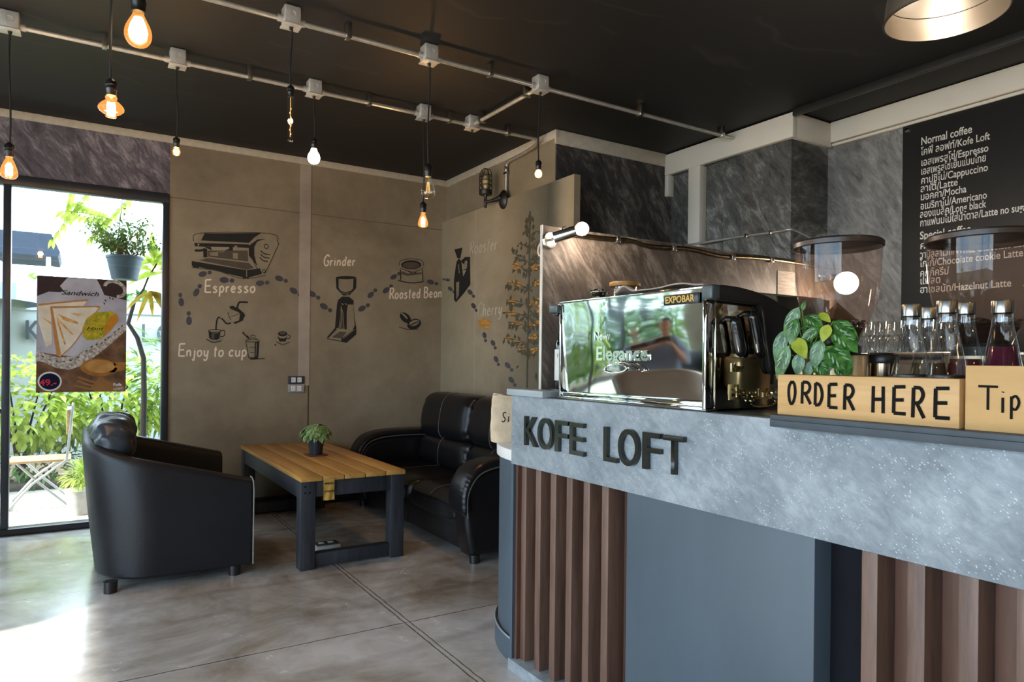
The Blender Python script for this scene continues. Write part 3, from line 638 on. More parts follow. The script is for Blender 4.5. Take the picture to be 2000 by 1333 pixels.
def grinder(label, cx, cy, deflector, nb, sc=1., sz=1.):
    g = thing('coffee_grinder', label, 'coffee grinder', (0, 0, 0), 'coffee grinders behind the counter')
    hop = [(.050, 1.238), (.058, 1.262), (.080, 1.300), (.098, 1.345), (.107, 1.40), (.110, 1.45), (.111, 1.497)]
    inn = [(r - .002, z) for r, z in hop[::-1]]
    put('hopper', MB().lathe(hop, (0, 0, 0), 48), M_smoke, g, label='smoky transparent bean hopper', ang=80)
    put('hopper_lid', MB().lathe([(.112, 1.490), (.1155, 1.492), (.1155, 1.503), (.110, 1.508), (.05, 1.509), (0, 1.509)], (0, 0, 0), 48), plain('dark brown lid', '3a302b', .35), g)
    def rx(z):
        for (r0, z0), (r1, z1) in zip(hop, hop[1:]):
            if z <= z1: return (r0 + (r1 - r0)*max(0, (z - z0))/(z1 - z0)) - .010
        return .09
    b = bean_pile(rx, 1.262, 1.305, nb, 3)
    put('coffee_beans', b, M_bean, g, kind='stuff')
    put('bean_base', MB().lathe([(0, 1.245), (.046, 1.245), (.060, 1.275), (.066, 1.285), (0, 1.292)], (0, 0, 0), 28), M_bean, g)
    if deflector: put('deflector', MB().lathe([(.052, 1.305), (.0, 1.352)], (0, 0, 0), 4, Matrix.Rotation(R(20), 4, 'Z')), plain('bronze deflector', '8a6a48', .3, .7), g, smooth=False)
    put('collar', MB().lathe([(.060, 1.215), (.062, 1.238), (.050, 1.245), (0, 1.245)], (0, 0, 0), 32), M_plast, g)
    put('body', MB().box((-.085, -.075, 1.075), (.12, .075, 1.205), .02, 3).lathe([(0, 1.205), (.078, 1.205), (.078, 1.216), (0, 1.218)], (0, 0, 0), 32), M_canister, g)
    put('dosing_chamber', MB().lathe([(0, 1.10), (.05, 1.10), (.052, 1.19), (0, 1.195)], (.15, 0, 0), 24), M_plast, g)
    put('base', MB().box((-.09, -.085, 1.0665), (.20, .085, 1.08), .006), M_plast, g)
    g.location = (cx, cy, 1.0665*(1 - sz)); g.scale = (sc, sc, sz); return g
grinder('coffee grinder with brown smoky hopper just left of the bottles, glaring lamp behind', 1.750, 1.124, True, 330, .985, 1.058)
grinder('coffee grinder with smoky hopper in front of the black menu board, right of the other', 1.938, .846, False, 330, 1.15, 1.05)
# steel canisters beside the grinder
mp = thing('steel_canister', 'plain champagne steel canister right of the leafy counter plant', 'canister', (1.615, .993, 1.0787))
put('body', MB().lathe([(0, 1.0787), (.033, 1.0787), (.033, 1.222), (.031, 1.225), (.030, 1.222), (.030, 1.085), (0, 1.083)], (1.615, .993, 0), 32), M_canister, mp)
put('rim', MB().tube([(1.615 + .033*math.cos(k*PI/16), .993 + .033*math.sin(k*PI/16), 1.224) for k in range(32)], .0022, 6, closed=True), M_steel, mp)
kb = thing('lidded_pot', 'dark bronze steel pot with a black lid band behind the bottles', 'pot', (1.694, .967, 1.0787))
put('body', MB().lathe([(0, 1.0787), (.032, 1.0787), (.034, 1.085), (.034, 1.203), (0, 1.203)], (1.694, .967, 0), 32), steel('bronze steel', '8c7a66', .2), kb)
put('lid', MB().lathe([(0, 1.203), (.037, 1.203), (.038, 1.207), (.038, 1.222), (.036, 1.225), (0, 1.226)], (1.694, .967, 0), 32), M_plast, kb)
put('lid_plate', MB().lathe([(0, 1.2255), (.033, 1.2255), (.031, 1.229), (0, 1.230)], (1.694, .967, 0), 32), M_steel, kb)
# bottles
M_bott = thin_glass('clear bottle glass', (.92, .94, .95), 1.7)
def liquid(name, c):
    m = NT(name); b = m.bsdf(lin(c), .08, 0, spec=.5); b.inputs['Transmission Weight'].default_value = .35; b.inputs['IOR'].default_value = 1.2; return m.m
M_capm = plain('dull silver screw cap', '9a9c9a', .22, 1., var=.05, bstr=.01)
M_chalkw = plain('white print', 'e4e2dc', .6)
M_blk = plain('black print', '15161a', .35)
def bottle(label, x, y, z0, s, liq, band):
    b = thing('carafe_bottle', label, 'bottle', (0, 0, 0), 'conical glass bottles on the counter')
    pr = [(0, 0), (.040, 0), (.042, .004), (.0425, .075), (.040, .095), (.033, .135), (.026, .175), (.0195, .212), (.0175, .235), (.0185, .239), (.0185, .242)]
    put('glass', MB().lathe([(r, z*s) for r, z in pr], (0, 0, 0), 36), M_bott, b, ang=80)
    put('screw_cap', MB().lathe([(.0178, .236*s), (.0195, .238*s), (.0195, .262*s), (.0185, .265*s), (0, .265*s)], (0, 0, 0), 28), M_capm, b)
    if liq:
        top = liq[1]; lp = [(0, .003)] + [(r - .004, z*s + .003) for r, z in pr[1:] if z < top]
        lp += [(lp[-1][0] - .003, top*s), (0, top*s)]
        put('syrup', MB().lathe(lp, (0, 0, 0), 28), liquid('syrup ' + liq[0], liq[0]), b, label=liq[2])
    if band:
        pb = put('printed_band', MB().lathe([(.0432, .055), (.0432, .098), (.0426, .1005)], (0, 0, 0), 36), M_blk, b, label='black printed band')
        aa = math.atan2(-y, -x); frb = lambda q, zz: Vector((.0436*math.cos(aa + (q - .012)/.0436), .0436*math.sin(aa + (q - .012)/.0436), zz)); mb = MB(); hand(mb, 'Kofe', .012, .0016, frb, -.014, .083, .7, .15); put('band_lettering', mb, M_chalkw, pb, smooth=False)
    b.location = (x, y, z0); return b
def bpos(px, d): v = ray(px, 700); return v.x*d, v.y*d
for lab, px, d, s, liq, band in (
    ('clear conical bottle with black band, leftmost above the order sign', 1779, 1.53, .963, None, 1),
    ('conical bottle of pale amber syrup half hidden behind the leftmost bottle', 1813, 1.63, .972, ('6a5236', .13, 'amber syrup'), 0),
    ('clear conical bottle, tallest looking, straight above the letter E ending the order sign', 1849, 1.475, .98, None, 1),
    ('conical bottle of reddish syrup behind the middle clear bottle', 1885, 1.60, 1.01, ('6b2f2a', .135, 'reddish syrup'), 0),
    ('conical bottle of dark crimson syrup behind the tip box', 1957, 1.43, .97, ('5c1c33', .165, 'crimson syrup'), 0)):
    x, y = bpos(px, d); bottle(lab, x, y, 1.0787, s, liq, band)
# leaves
def leaf(mb, base, dirv, up, L, W, droop=.4, fold=.15, n=6):
    d = Vector(dirv).normalized(); u = Vector(up); u = (u - d*u.dot(d)).normalized() if (u - d*u.dot(d)).length > 1e-4 else d.orthogonal().normalized(); s = d.cross(u)
    base = Vector(base); prev = None; bm = mb.bm
    uvs = []
    for i in range(n+1):
        t = i/n; wv = W*(math.sin(PI*min(1, t**.82))**.9 if 0 < t < 1 else 0)*.5
        c = base + d*(L*t) - u*(droop*L*t*t) - Vector((0, 0, droop*L*t*t*.5))
        row = [bm.verts.new(c - s*wv + u*fold*wv), bm.verts.new(c), bm.verts.new(c + s*wv + u*fold*wv)]
        if prev:
            for k in range(2):
                try: bm.faces.new((prev[k], prev[k+1], row[k+1], row[k]))
                except ValueError: pass
        prev = row
def leafmat(name, c1, c2, rough=.4, trans=.25, scale=60, c3=None):
    m = NT(name); f = m.noise(m.coords(), scale, 2)
    st = [(.38, lin(c1)), (.62, lin(c2))] + ([(.70, lin(c3))] if c3 else [])
    col = m.ramp(f, st); b = m.bsdf(col, rough)
    t = m.n('ShaderNodeBsdfTranslucent'); m.link(col, t.inputs[0]); mx = m.n('ShaderNodeMixShader'); mx.inputs[0].default_value = trans
    m.link(b.outputs[0], mx.inputs[1]); m.link(t.outputs[0], mx.inputs[2]); m.link(mx.outputs[0], m.out.inputs[0]); return m.m
M_pilea = leafmat('dark green silver striped leaf', '2a561d', '588a3e', .3, .22, 70)
M_silver = plain('silver leaf stripe', '93ab8f', .4)
M_lime = leafmat('lime leaf', 'a9b83a', 'c6cf55', .35, .3, 30)
M_stem = plain('green stem', '6d7f3a', .5)
M_soil = plain('potting soil', '2b211a', .9, var=.3, scale=60, bstr=.5)
cpn = thing('potted_plant', 'bushy plant with silver striped dark leaves behind the order sign', 'plant', (1.545, 1.045, 1.0787))
pc = Vector((1.57, 1.09, 1.08))
put('pot', MB().lathe([(0, 1.079), (.034, 1.079), (.045, 1.155), (.047, 1.157), (.047, 1.165), (.042, 1.165), (.040, 1.15), (0, 1.148)], (1.575, 1.088, 0), 28), M_plast, cpn)
# leaf layout: (pixel of base, pixel of tip, depth X, width factor, lime)
LV = [((1560, 600), (1531, 655), 1.535, .52, 0), ((1566, 607), (1572, 588), 1.54, .5, 0), ((1532, 645), (1514, 705), 1.53, .5, 0), ((1540, 675), (1516, 735), 1.528, .5, 0),
      ((1555, 622), (1542, 668), 1.525, .62, 0), ((1600, 622), (1562, 640), 1.56, .6, 0), ((1572, 618), (1604, 636), 1.55, .7, 0), ((1601, 640), (1562, 668), 1.545, .6, 0),
      ((1627, 628), (1672, 655), 1.55, .55, 0), ((1626, 644), (1671, 680), 1.535, .72, 0), ((1604, 664), (1588, 716), 1.527, .62, 0), ((1615, 677), (1660, 722), 1.53, .78, 0),
      ((1562, 690), (1556, 731), 1.53, .7, 0), ((1590, 702), (1617, 738), 1.53, .7, 0), ((1618, 634), (1606, 664), 1.522, .8, 1), ((1551, 660), (1572, 694), 1.522, .7, 1),
      ((1600, 612), (1620, 626), 1.56, .6, 1), ((1538, 690), (1528, 728), 1.54, .5, 0), ((1585, 705), (1575, 735), 1.55, .7, 0), ((1632, 715), (1655, 738), 1.55, .7, 0), ((1590, 640), (1600, 690), 1.575, .8, 0), ((1625, 690), (1600, 735), 1.575, .7, 0)]
rnd = random.Random(11)
for (b, t, X, wf, lime) in LV:
    B, T = onX(*b, X), onX(*t, X - .012 + rnd.uniform(-.008, .004)); L = (T-B).length
    mb = MB(); toward = (CO - B).normalized() + Vector((-.25, 0, .55)); leaf(mb, B, (T-B), toward, L*1.06, L*wf*.84, .10, .18, 8)
    for v in mb.bm.verts: pass
    lf = put('leaf', mb, M_lime if lime else M_pilea, cpn, ang=80)
    if not lime:
        mb = MB(); d = (T-B).normalized(); u = toward; u = (u - d*u.dot(d)).normalized(); s = d.cross(u)
        for sg_ in (-1, 1):
            for k in range(4):
                q0 = .2 + .17*k; c = B + d*(L*q0) + s*sg_*L*wf*.10 - u*(.10*L*q0*q0) + u*.0022; e = B + d*(L*(q0+.2)) + s*sg_*L*wf*.30*math.sin(PI*min(1, (q0+.12)**.8)) - u*(.10*L*(q0+.2)**2) + u*.0028
                wv = d*L*.065; mb.poly([c, c.lerp(e, .3) + wv*.8, c.lerp(e, .65) + wv, e, c.lerp(e, .65) - wv, c.lerp(e, .3) - wv*.8])
        put('leaf_stripe', mb, M_silver, lf, smooth=False)
    put('stem', MB().tube([B, B.lerp(Vector((1.575, 1.088, 1.18)), .45) + Vector((0, 0, .01)), Vector((1.568 + rnd.uniform(-.01, .01), 1.088 + rnd.uniform(-.01, .01), 1.15))], .0016, 6), M_stem, cpn)
# back counter with stacked glasses
M_cab = plain('dark back cabinet', '3b3733', .5)
bc = thing('back_cabinet', 'dark cabinet against the menu wall below the stacked glasses', 'cabinet', (3.9, 1.6, 0))
put('carcass', MB().box((3.62, .2, 0), (4.32, 2.6, 1.24), .004), M_cab, bc)
put('cabinet_top', MB().box((3.60, .18, 1.24), (4.325, 2.62, 1.265), .003), M_steelb, bc)
for k in range(4): put('door', MB().box((3.605, .22 + k*.6, .08), (3.619, .78 + k*.6, 1.20), .003), plain('grey door', '55504a', .4), bc)
gt = thing('drinking_glass', 'small clear tumbler stacked in the two-level rows on the back cabinet', 'glass', (0, 0, 0), 'tumblers on the back cabinet')
put('tumbler', MB().lathe([(0, .012), (.027, .010), (.028, 0), (.0335, .070), (.036, .085)], (0, 0, 0), 20), thin_glass('tumbler glass', (.93, .93, .92), 1.6), gt, ang=60)
first = True
GL = []
for lev in range(2):
    for i in range(3):
        for j in range(6): GL.append((3.70 + i*.082, 1.86 + j*.079, 1.2655 + lev*.0865))
ROWN = ('lower', 'upper'); COLN = ('front', 'middle', 'back')
for n_, (x, y, z) in enumerate(GL):
    g = gt if first else copy_tree(gt); first = False
    g.location = (x, y, z)
# fluted steel appliance at the right of the back cabinet
ap = thing('steel_warmer', 'low brushed steel box with grooves on the back cabinet, at the right edge', 'appliance', (3.9, .8, 1.265))
put('casing', MB().box((3.66, .35, 1.266), (4.2, 1.25, 1.46), .006), M_steelb, ap)
for k in range(3): put('groove', MB().box((3.652, .36, 1.31 + k*.05), (3.661, 1.24, 1.318 + k*.05), .002), M_plast, ap)
# jute bag on the rounded end
M_jute = plain('natural jute cloth', 'd3bd9e', .9, var=.1, scale=30, bstr=.4)
jb = thing('jute_bag', 'small beige jute bag with dark lettering on the low white counter end', 'bag', (1.66, 2.56, .845))
ax_ = Vector((math.cos(R(-32)), math.sin(R(-32)), 0)); bx_ = Vector((-ax_.y, ax_.x, 0)); bc0 = Vector((1.632, 2.566, .8455))
def bagpt(u, v):
    a = u*2*PI; z = .207*v; k = 1 - .12*v + .06*math.sin(v*PI) + .03*math.sin(a*3 + v*5)
    ca, sa = math.cos(a), math.sin(a); px_ = .108*k*(abs(ca)**.55)*(1 if ca > 0 else -1); py_ = (.062*(1 - .55*v))*(abs(sa)**.6)*(1 if sa > 0 else -1)
    return bc0 + ax_*px_ + bx_*py_ + Vector((0, 0, z + .006*math.sin(a*2 + 1)*v))
put('sack', MB().grid(bagpt, 48, 18, True).noise(.004, 22), M_jute, jb, ang=80)
put('top_fold', MB().grid(lambda u, v: bc0 + ax_*((u-.5)*.205) + bx_*((v-.5)*.06) + Vector((0, 0, .203 + .006*math.sin(u*9))), 16, 5), M_jute, jb)
put('handle', MB().tube([bc0 + ax_*(-.045 + .09*t) + bx_*(-.012) + Vector((0, 0, .205 + .022*math.sin(PI*t))) for t in [k/10 for k in range(11)]], .0045, 8), plain('tan handle', 'a77b52', .7), jb)
fr = lambda x, y: bc0 + ax_*x - bx_*(.064 - .10*max(0, y)*.6) + Vector((0, 0, .095 + y))
mb = MB(); hand(mb, 'SiiR', .042, .0045, fr, -.062, -.005, .5, .16, slant=.12)
put('bag_lettering', mb, M_ink, jb, smooth=False)
# ---------------------------------------------------------------- lounge furniture
def leather(name, c, rough=.42):
    m = NT(name); v = m.coords(); f = m.noise(v, 5, 3); vo = m.n('ShaderNodeTexVoronoi'); vo.inputs['Scale'].default_value = 260; m.link(v, vo.inputs['Vector'])
    h = m.math('ADD', m.math('MULTIPLY', vo.outputs['Distance'], .25), m.math('MULTIPLY', m.noise(v, 16, 4), .8))
    a = lin(c); m.bsdf(m.ramp(f, [(.3, tuple(x*.75 for x in a)), (.7, a)]), rough, 0, h, .16, .32); return m.m
M_lea = leather('black leather', '1a1b1f')
M_lea2 = leather('black sofa leather', '17171a', .28)
M_seam = plain('grey stitching', '5a5650', .7)
def hull(fn, nu, nv): return MB().grid(fn, nu, nv, True)
def pillow(c, size, n=3., puff=1., nu=40, nv=24, wr=.0, seed=0):
    """rounded cushion: superellipsoid"""
    c = Vector(c); sx, sy, sz = (s/2 for s in size); e = 2./n
    def sp(x, p): return math.copysign(abs(x)**p, x)
    def f(u, v):
        a = u*2*PI; b = (v - .5)*PI*.9999
        p = Vector((sx*sp(math.cos(b), e)*sp(math.cos(a), e), sy*sp(math.cos(b), e)*sp(math.sin(a), e), sz*sp(math.sin(b), e)))
        if wr: p += Vector((nn.noise(p*9 + Vector((seed, 0, 0))), nn.noise(p*9 + Vector((0, seed+4, 0))), nn.noise(p*9 + Vector((0, 0, seed+8)))))*wr
        return c + p
    return MB().grid(f, nu, nv, True)
# tub armchair by the window
ac = thing('armchair', 'black leather tub armchair by the window with its back to the glass', 'armchair', (.43, 4.5, 0))
def tub(name, parent, ox, oy, Wd, L, mat, farup=0.):
    r = .24; t = .10; y0, y1 = oy + t/2, oy + Wd - t/2; xb = ox + t/2; xf = ox + L
    path = []
    for k in range(10): path.append((xf - (xf - (xb + r))*k/10, y0))
    for k in range(9): a = PI*1.5 - PI/2*k/8; path.append((xb + r + r*math.cos(a), y0 + r + r*math.sin(a)))
    for k in range(1, 8): path.append((xb, y0 + r + (y1 - y0 - 2*r)*k/8))
    for k in range(9): a = PI - PI/2*k/8; path.append((xb + r + r*math.cos(a), y1 - r + r*math.sin(a)))
    for k in range(1, 11): path.append((xb + r + (xf - xb - r)*k/10, y1))
    cross = [(-.5, 0), (-.5, .5), (-.5, .93), (-.38, .985), (-.1, 1.0), (.25, .99), (.46, .955), (.5, .90), (.5, .45), (.5, 0)]
    N = len(path); mb = MB(); rows = []
    for i, (x, y) in enumerate(path):
        a, b = path[max(0, i-1)], path[min(N-1, i+1)]; d = Vector((b[0]-a[0], b[1]-a[1])).normalized(); nrm = Vector((-d.y, d.x))   # walking back->far: left normal points inward for +y? fixed below
        inside = Vector((ox + L*.6, (y0+y1)/2)) - Vector((x, y))
        if nrm.dot(inside) < 0: nrm = -nrm
        zt = .530 + max(0, (xf - x))*.262 + farup*max(0, min(1, (y - y0)/(y1 - y0)))
        if x < xb + r: zt += .05*math.sin(PI*(y - y0)/(y1 - y0))*max(0, (xb + r - x)/r)
        row = []
        for o, h in cross:
            z = .055 + (zt - .055)*h; lean = .055*(1 - (z - .05)/.7) if o < 0 else 0
            p = Vector((x, y)) + nrm*(o*t + max(0, lean)*max(0, (xb + r - x)/r + .0) + (.012 if h == 0 and o < 0 else 0))
            row.append(mb.bm.verts.new((p.x, p.y, z)))
        rows.append(row)
    for A, B in zip(rows, rows[1:]):
        for k in range(len(cross)): mb.bm.faces.new((A[k], A[(k+1) % len(cross)], B[(k+1) % len(cross)], B[k]))
    mb.bm.faces.new(rows[0][::-1]); mb.bm.faces.new(rows[-1])
    bmesh.ops.recalc_face_normals(mb.bm, faces=mb.bm.faces)
    o = put('tub_shell', mb, mat, parent, ang=60)
    bv = o.modifiers.new('soft', 'BEVEL'); bv.width = .012; bv.segments = 3; bv.limit_method = 'ANGLE'; bv.angle_limit = R(50)
    put('seat_base', MB().box((xb + .16, y0 + .03, .055), (xf - .012, y1 - .03, .31), .02, 3), mat, parent)
    put('seat_cushion', pillow(((xb + xf)/2 + .05, (y0+y1)/2, .36), (xf - xb - .10, y1 - y0 - .10, .17), 4), mat, parent, ang=70)
    # piping below the rolled rim
    pts = [(x + (0 if x > xb + r else -.0), y - (t/2 + .002 if i < 10 else 0), .530 + (xf - x)*.262 - .040) for i, (x, y) in enumerate(path[:10])]
    return xf, y0, y1
xf, y0_, y1_ = tub('tub', ac, .02, 4.0, 1.06, .81, M_lea, .035)
for fx, fy in ((.15, 4.055), (.745, 4.055), (.15, 5.0), (.745, 5.0)):
    put('foot', MB().lathe([(0, 0), (.031, 0), (.034, .058), (0, .06)], (fx, fy, 0), 20), M_plast, ac)
put('front_piping', MB().tube([(.8325, 4.003, .06), (.834, 4.003, .47), (.832, 4.01, .515), (.828, 4.03, .534), (.828, 4.07, .534)], .004, 8), plain('pale piping', '8d8a84', .4), ac)
bcu = pillow((.165, 4.42, .73), (.22, .58, .25), 3., wr=.012, seed=5, nu=80, nv=48)
for v in bcu.bm.verts: v.co.x += .05*(v.co.z - .73) + .006*math.sin(v.co.y*60 + 3*math.sin(v.co.z*25)); v.co.z += .010*abs(math.sin(v.co.y*26 + v.co.x*12)) + .005*math.sin(v.co.y*70 + v.co.x*30) + .03*(1 - abs(v.co.y - 4.42)/.3)
cu = put('back_cushion', bcu, leather('glossy black leather', '363d45', .25), ang=80)  # black leather lightened to blue grey, bluish highlights put into the base colour
tag(cu, 'crumpled glossy black leather cushion stuffed into the back of the tub armchair', 'cushion')
# two-seat sofa against the mural wall
so = thing('sofa', 'black leather two-seat sofa with stitched cushions in the corner', 'sofa', (2.4, 4.5, 0))
SY0, SY1 = 3.52, 5.52
put('base', MB().box((1.985, SY0 + .16, .045), (2.74, SY1 - .18, .27), .015, 3), M_lea2, so)
mb = MB()
for z in (.175,): mb.box((1.981, SY0 + .2, z - .002), (1.987, SY1 - .2, z + .002))
mb.box((1.981, 4.52, .05), (1.987, 4.526, .26)); put('base_seam', mb, plain('dark seam', '0a0a0b', .6), so)
put('back_frame', MB().box((2.60, SY0 + .12, .05), (2.785, SY1 - .12, .84), .05, 4), M_lea2, so)
SM = 4.46
for k, (a, b) in enumerate(((SY0 + .20, SM - .004), (SM + .004, SY1 - .22))):
    c = (a+b)/2; L = b - a
    def seat(u, v, c=c, L=L):
        a_ = u*2*PI; bb = (v-.5)*PI*.9999; e = .28
        def sp(x, p): return math.copysign(abs(x)**p, x)
        x = .325*sp(math.cos(bb), e)*sp(math.cos(a_), e); y = L/2*sp(math.cos(bb), e)*sp(math.sin(a_), e); z = .065*sp(math.sin(bb), .38)
        x0 = 2.265 + x; z0 = .305 + z
        if x < -.18: z0 -= .16*((-.18 - x)/.15)**2*(.35 if z < 0 else .30)
        z0 += .006*math.cos(y/L*PI*1.0)*(1 if z > 0 else 0)
        return Vector((x0, c + y, z0))
    se = put('seat_cushion', MB().grid(seat, 72, 28, True), M_lea2, so, ang=80)
    put('stitch_line', MB().tube([(2.265 + xx, c, .377 - (.16*((-.18 - xx)/.15)**2*.30 if xx < -.18 else 0) - (.012 if xx < -.31 else 0)) for xx in [-.318 + .035*q for q in range(0, 14)]], .0028, 6), M_seam, se)
    # two-part back cushions with puckered ends
    for nm, zc, zh, xc, xd, tilt in (('lower_back_cushion', .475, .24, 2.50, .22, .10), ('upper_back_cushion', .755, .36, 2.555, .27, .16)):
        yo = .035 if nm[0] == 'u' else .0
        def bk(u, v, c=c, L=L, zc=zc, zh=zh, xc=xc, xd=xd, tilt=tilt, yo=yo, k=k):
            a_ = u*2*PI; bb = (v-.5)*PI*.9999
            def sp(x, p): return math.copysign(abs(x)**p, x)
            y = (L/2 - .01)*sp(math.sin(bb), .38); rr = abs(math.cos(bb))**.30
            x = xd/2*rr*sp(math.cos(a_), .62); z = zh/2*(.82 + .18*rr)*sp(math.sin(a_), .62) * (1 if rr > .02 else .6)
            edge = max(0, abs(y)/(L/2) - .72)/.28
            x += -.008*edge*math.sin(z*95 + y*5)*(1 if x < 0 else 0)
            return Vector((xc + x + tilt*(z), c + y + yo, zc + z - .02*edge*edge*(1 if z > 0 else -1)))
        cu_ = put(nm, MB().grid(bk, 44, 44, True), M_lea2, so, ang=80)
        put('stitch_line', MB().tube([(xc + xd/2*math.copysign(abs(math.cos(t))**.62, math.cos(t))*1.01 + tilt*zh/2*math.copysign(abs(math.sin(t))**.62, math.sin(t)), c + yo + .0, zc + zh/2*1.01*math.copysign(abs(math.sin(t))**.62, math.sin(t))) for t in [PI/2 + PI*q/18 for q in range(19)]], .0032, 6), M_seam, cu_)
# arms
armp = [(2.77, .05), (2.77, .60), (2.30, .60), (2.10, .592), (2.0, .565), (1.93, .50), (1.905, .42), (1.90, .33), (1.91, .22), (1.925, .13), (1.945, .05)]
arm_s = [(v.x, v.y) for v in catmull([Vector(p) for p in armp[1:]], 3)] + [armp[0]]
for nm, ya, yb, inner in (('arm', SY0, SY0 + .19, 1), ('arm', SY1 - .21, SY1, -1)):
    a = put(nm, MB().prism([(x + .012, z - .03 if z > .3 else z) for x, z in arm_s], 1, ya + .012, yb - .012, .035, 4), M_lea2, so, ang=60)
    top = [(2.75, .585), (2.4, .592), (2.2, .59), (2.08, .578), (1.99, .545), (1.935, .48), (1.912, .40), (1.918, .30)]
    T = catmull([Vector(p) for p in top], 5); yc = (ya+yb)/2
    def padf(u, v, T=T, yc=yc):
        i = u*(len(T)-1); j = int(min(i, len(T)-2)); p = T[j].lerp(T[j+1], i-j); d = (T[j+1]-T[j]).normalized(); nrm = Vector((d.y, -d.x)); nrm = nrm if nrm.y > 0 or nrm.x < 0 else -nrm
        a_ = v*2*PI; w_ = .105*math.copysign(abs(math.cos(a_))**.6, math.cos(a_)); h = .034*math.copysign(abs(math.sin(a_))**.7, math.sin(a_))
        fr_ = 1 + (.10*math.sin(u*150) if u > .38 else 0)*abs(math.cos(a_))**3
        end = 1 if .02 < u < .97 else .8
        return Vector((p.x, yc + w_*end, p.y)) + Vector((nrm.x, 0, nrm.y))*h*fr_*end
    put('arm_pad', MB().grid(lambda v, u: padf(u, v), 32, 110, True), M_lea2, a, ang=80)
    put('piping', MB().tube([(p.x - .0, yc - .102, p.y - .018) for p in T], .005, 6), M_seam, a)
for fx, fy in ((2.0, SY0 + .06), (2.0, SY1 - .06), (2.7, SY0 + .06), (2.7, SY1 - .06)):
    put('foot', MB().lathe([(0, 0), (.030, 0), (.033, .05), (0, .055)], (fx, fy, 0), 20), M_plast, so)
# plank table
tbt = thing('coffee_table', 'low plank-topped coffee table with black timber frame between armchair and sofa', 'table', (1.38, 4.77, 0))
TX0, TX1, TY0, TY1 = 1.062, 1.698, 3.905, 5.60
M_plank = woodmat('honey pine plank', 'c8994f', '9c7238', axis=1, rough=.42, scale=6, stretch=15, coat=.12, knots=3.4)
M_char = woodmat('charred black timber', '34373d', '1b1d21', axis=2, rough=.5, scale=8)
wid = (TX1 - TX0)/5
for k in range(5): put('plank', MB().box((TX0 + k*wid + .002, TY0, .503), (TX0 + (k+1)*wid - .002, TY1, .53), .004), M_plank, tbt)
lg = .085
for x in (TX0 + .005, TX1 - .005 - lg):
    for yv in (TY0 + .012, TY1 - .02 - lg): put('leg', MB().box((x, yv, 0), (x + lg, yv + lg, .502), .004), M_char, tbt)
for yv in (TY0 + .025, TY1 - .07): put('end_rail', MB().box((TX0 + lg, yv, .41), (TX1 - lg, yv + .045, .502), .004), M_char, tbt)
for x in (TX0 + .012, TX1 - .057): put('side_rail', MB().box((x, TY0 + lg, .40), (x + .045, TY1 - lg, .502), .004), M_char, tbt)
put('foot_rail', MB().box((TX0 + lg, TY0 + .03, .012), (TX1 - lg, TY0 + .095, .085), .004), M_char, tbt)
put('foot_rail', MB().box((TX0 + lg, TY1 - .09, .012), (TX1 - lg, TY1 - .03, .085), .004), M_char, tbt)
mb = MB()
for x, z in ((TX0 + .03, .475), (TX0 + .055, .44), (TX0 + .03, .44)):
    mb.lathe([(0, 0), (.006, 0), (.006, .003), (0, .003)], (0, 0, 0), 10, Matrix.Translation((x, TY0 + .0125, z)) @ Matrix.Rotation(PI/2, 4, 'X'))
put('bolt_head', mb, M_reveal, tbt)
# kraft tag hanging from the table edge
tg = thing('kraft_tag', 'small folded kraft paper tag with writing hanging over the table edge', 'tag', (1.235, 3.9, .5))
def tagf(u, v):
    x = 1.190 + u*.064; s = v*.12
    return Vector((x, 3.9015 - .004*math.sin(u*9 + v*4)*v - .003, .512 - s)) if s > 0 else Vector((x, 3.9015, .512))
t_ = put('paper', MB().grid(tagf, 10, 10), plain('kraft paper', 'b98f3f', .8, var=.1), tg, ang=80)
mb = MB(); frt = lambda x, y: Vector((1.191 + x*.85, 3.893, .40 + y))
rnd = random.Random(3)
for r_ in range(2):
    z = .082 - r_*.045
    for k in range(7):
        x = .004 + k*.0095; mb.stroke([(x, z + rnd.uniform(0, .006)), (x + .003, z + .012), (x + .006, z + rnd.uniform(-.003, .004)), (x + .009, z + .009)], .002, frt)
put('writing', mb, M_ink, tg, smooth=False)
# plant on the table
tp_ = thing('potted_plant', 'small round leafy plant in black pot on the coffee table', 'plant', (1.4, 4.78, .53))
px0, py0 = 1.402, 4.775
put('saucer', MB().box((px0 - .065, py0 - .065, .5305), (px0 + .065, py0 + .065, .538), .002), plain('red brown tile', '6d3a2a', .5), tp_)
put('pot', MB().lathe([(0, .5385), (.042, .5385), (.053, .622), (.057, .624), (.057, .638), (.051, .638), (.049, .62), (0, .618)], (px0, py0, 0), 28), plain('blue black plastic pot', '252a33', .45), tp_)
mb = MB(); rnd = random.Random(8)
for k in range(170):
    a = rnd.uniform(0, 2*PI); e = rnd.uniform(-.25, 1.45); rad = .092*rnd.uniform(.72, 1)
    dv = Vector((math.cos(a)*math.cos(e), math.sin(a)*math.cos(e), math.sin(e)*.9)); c = Vector((px0, py0, .678)) + dv*rad*.85
    leaf(mb, c, Vector((dv.x, dv.y, -.35 + dv.z*.4)), dv + Vector((0, 0, .5)), rnd.uniform(.042, .062), rnd.uniform(.028, .040), .35, .2, 4)
put('foliage', mb, leafmat('pale green striped leaf', '5f8a4a', 'a5bd86', .45, .2, 45), tp_, ang=80)
mb = MB()
for k in range(14):
    a = k*2.4; mb.tube([(px0, py0, .62), (px0 + .04*math.cos(a), py0 + .04*math.sin(a), .67), (px0 + .075*math.cos(a), py0 + .075*math.sin(a), .70)], .002, 5)
put('stem', mb, M_stem, tp_)
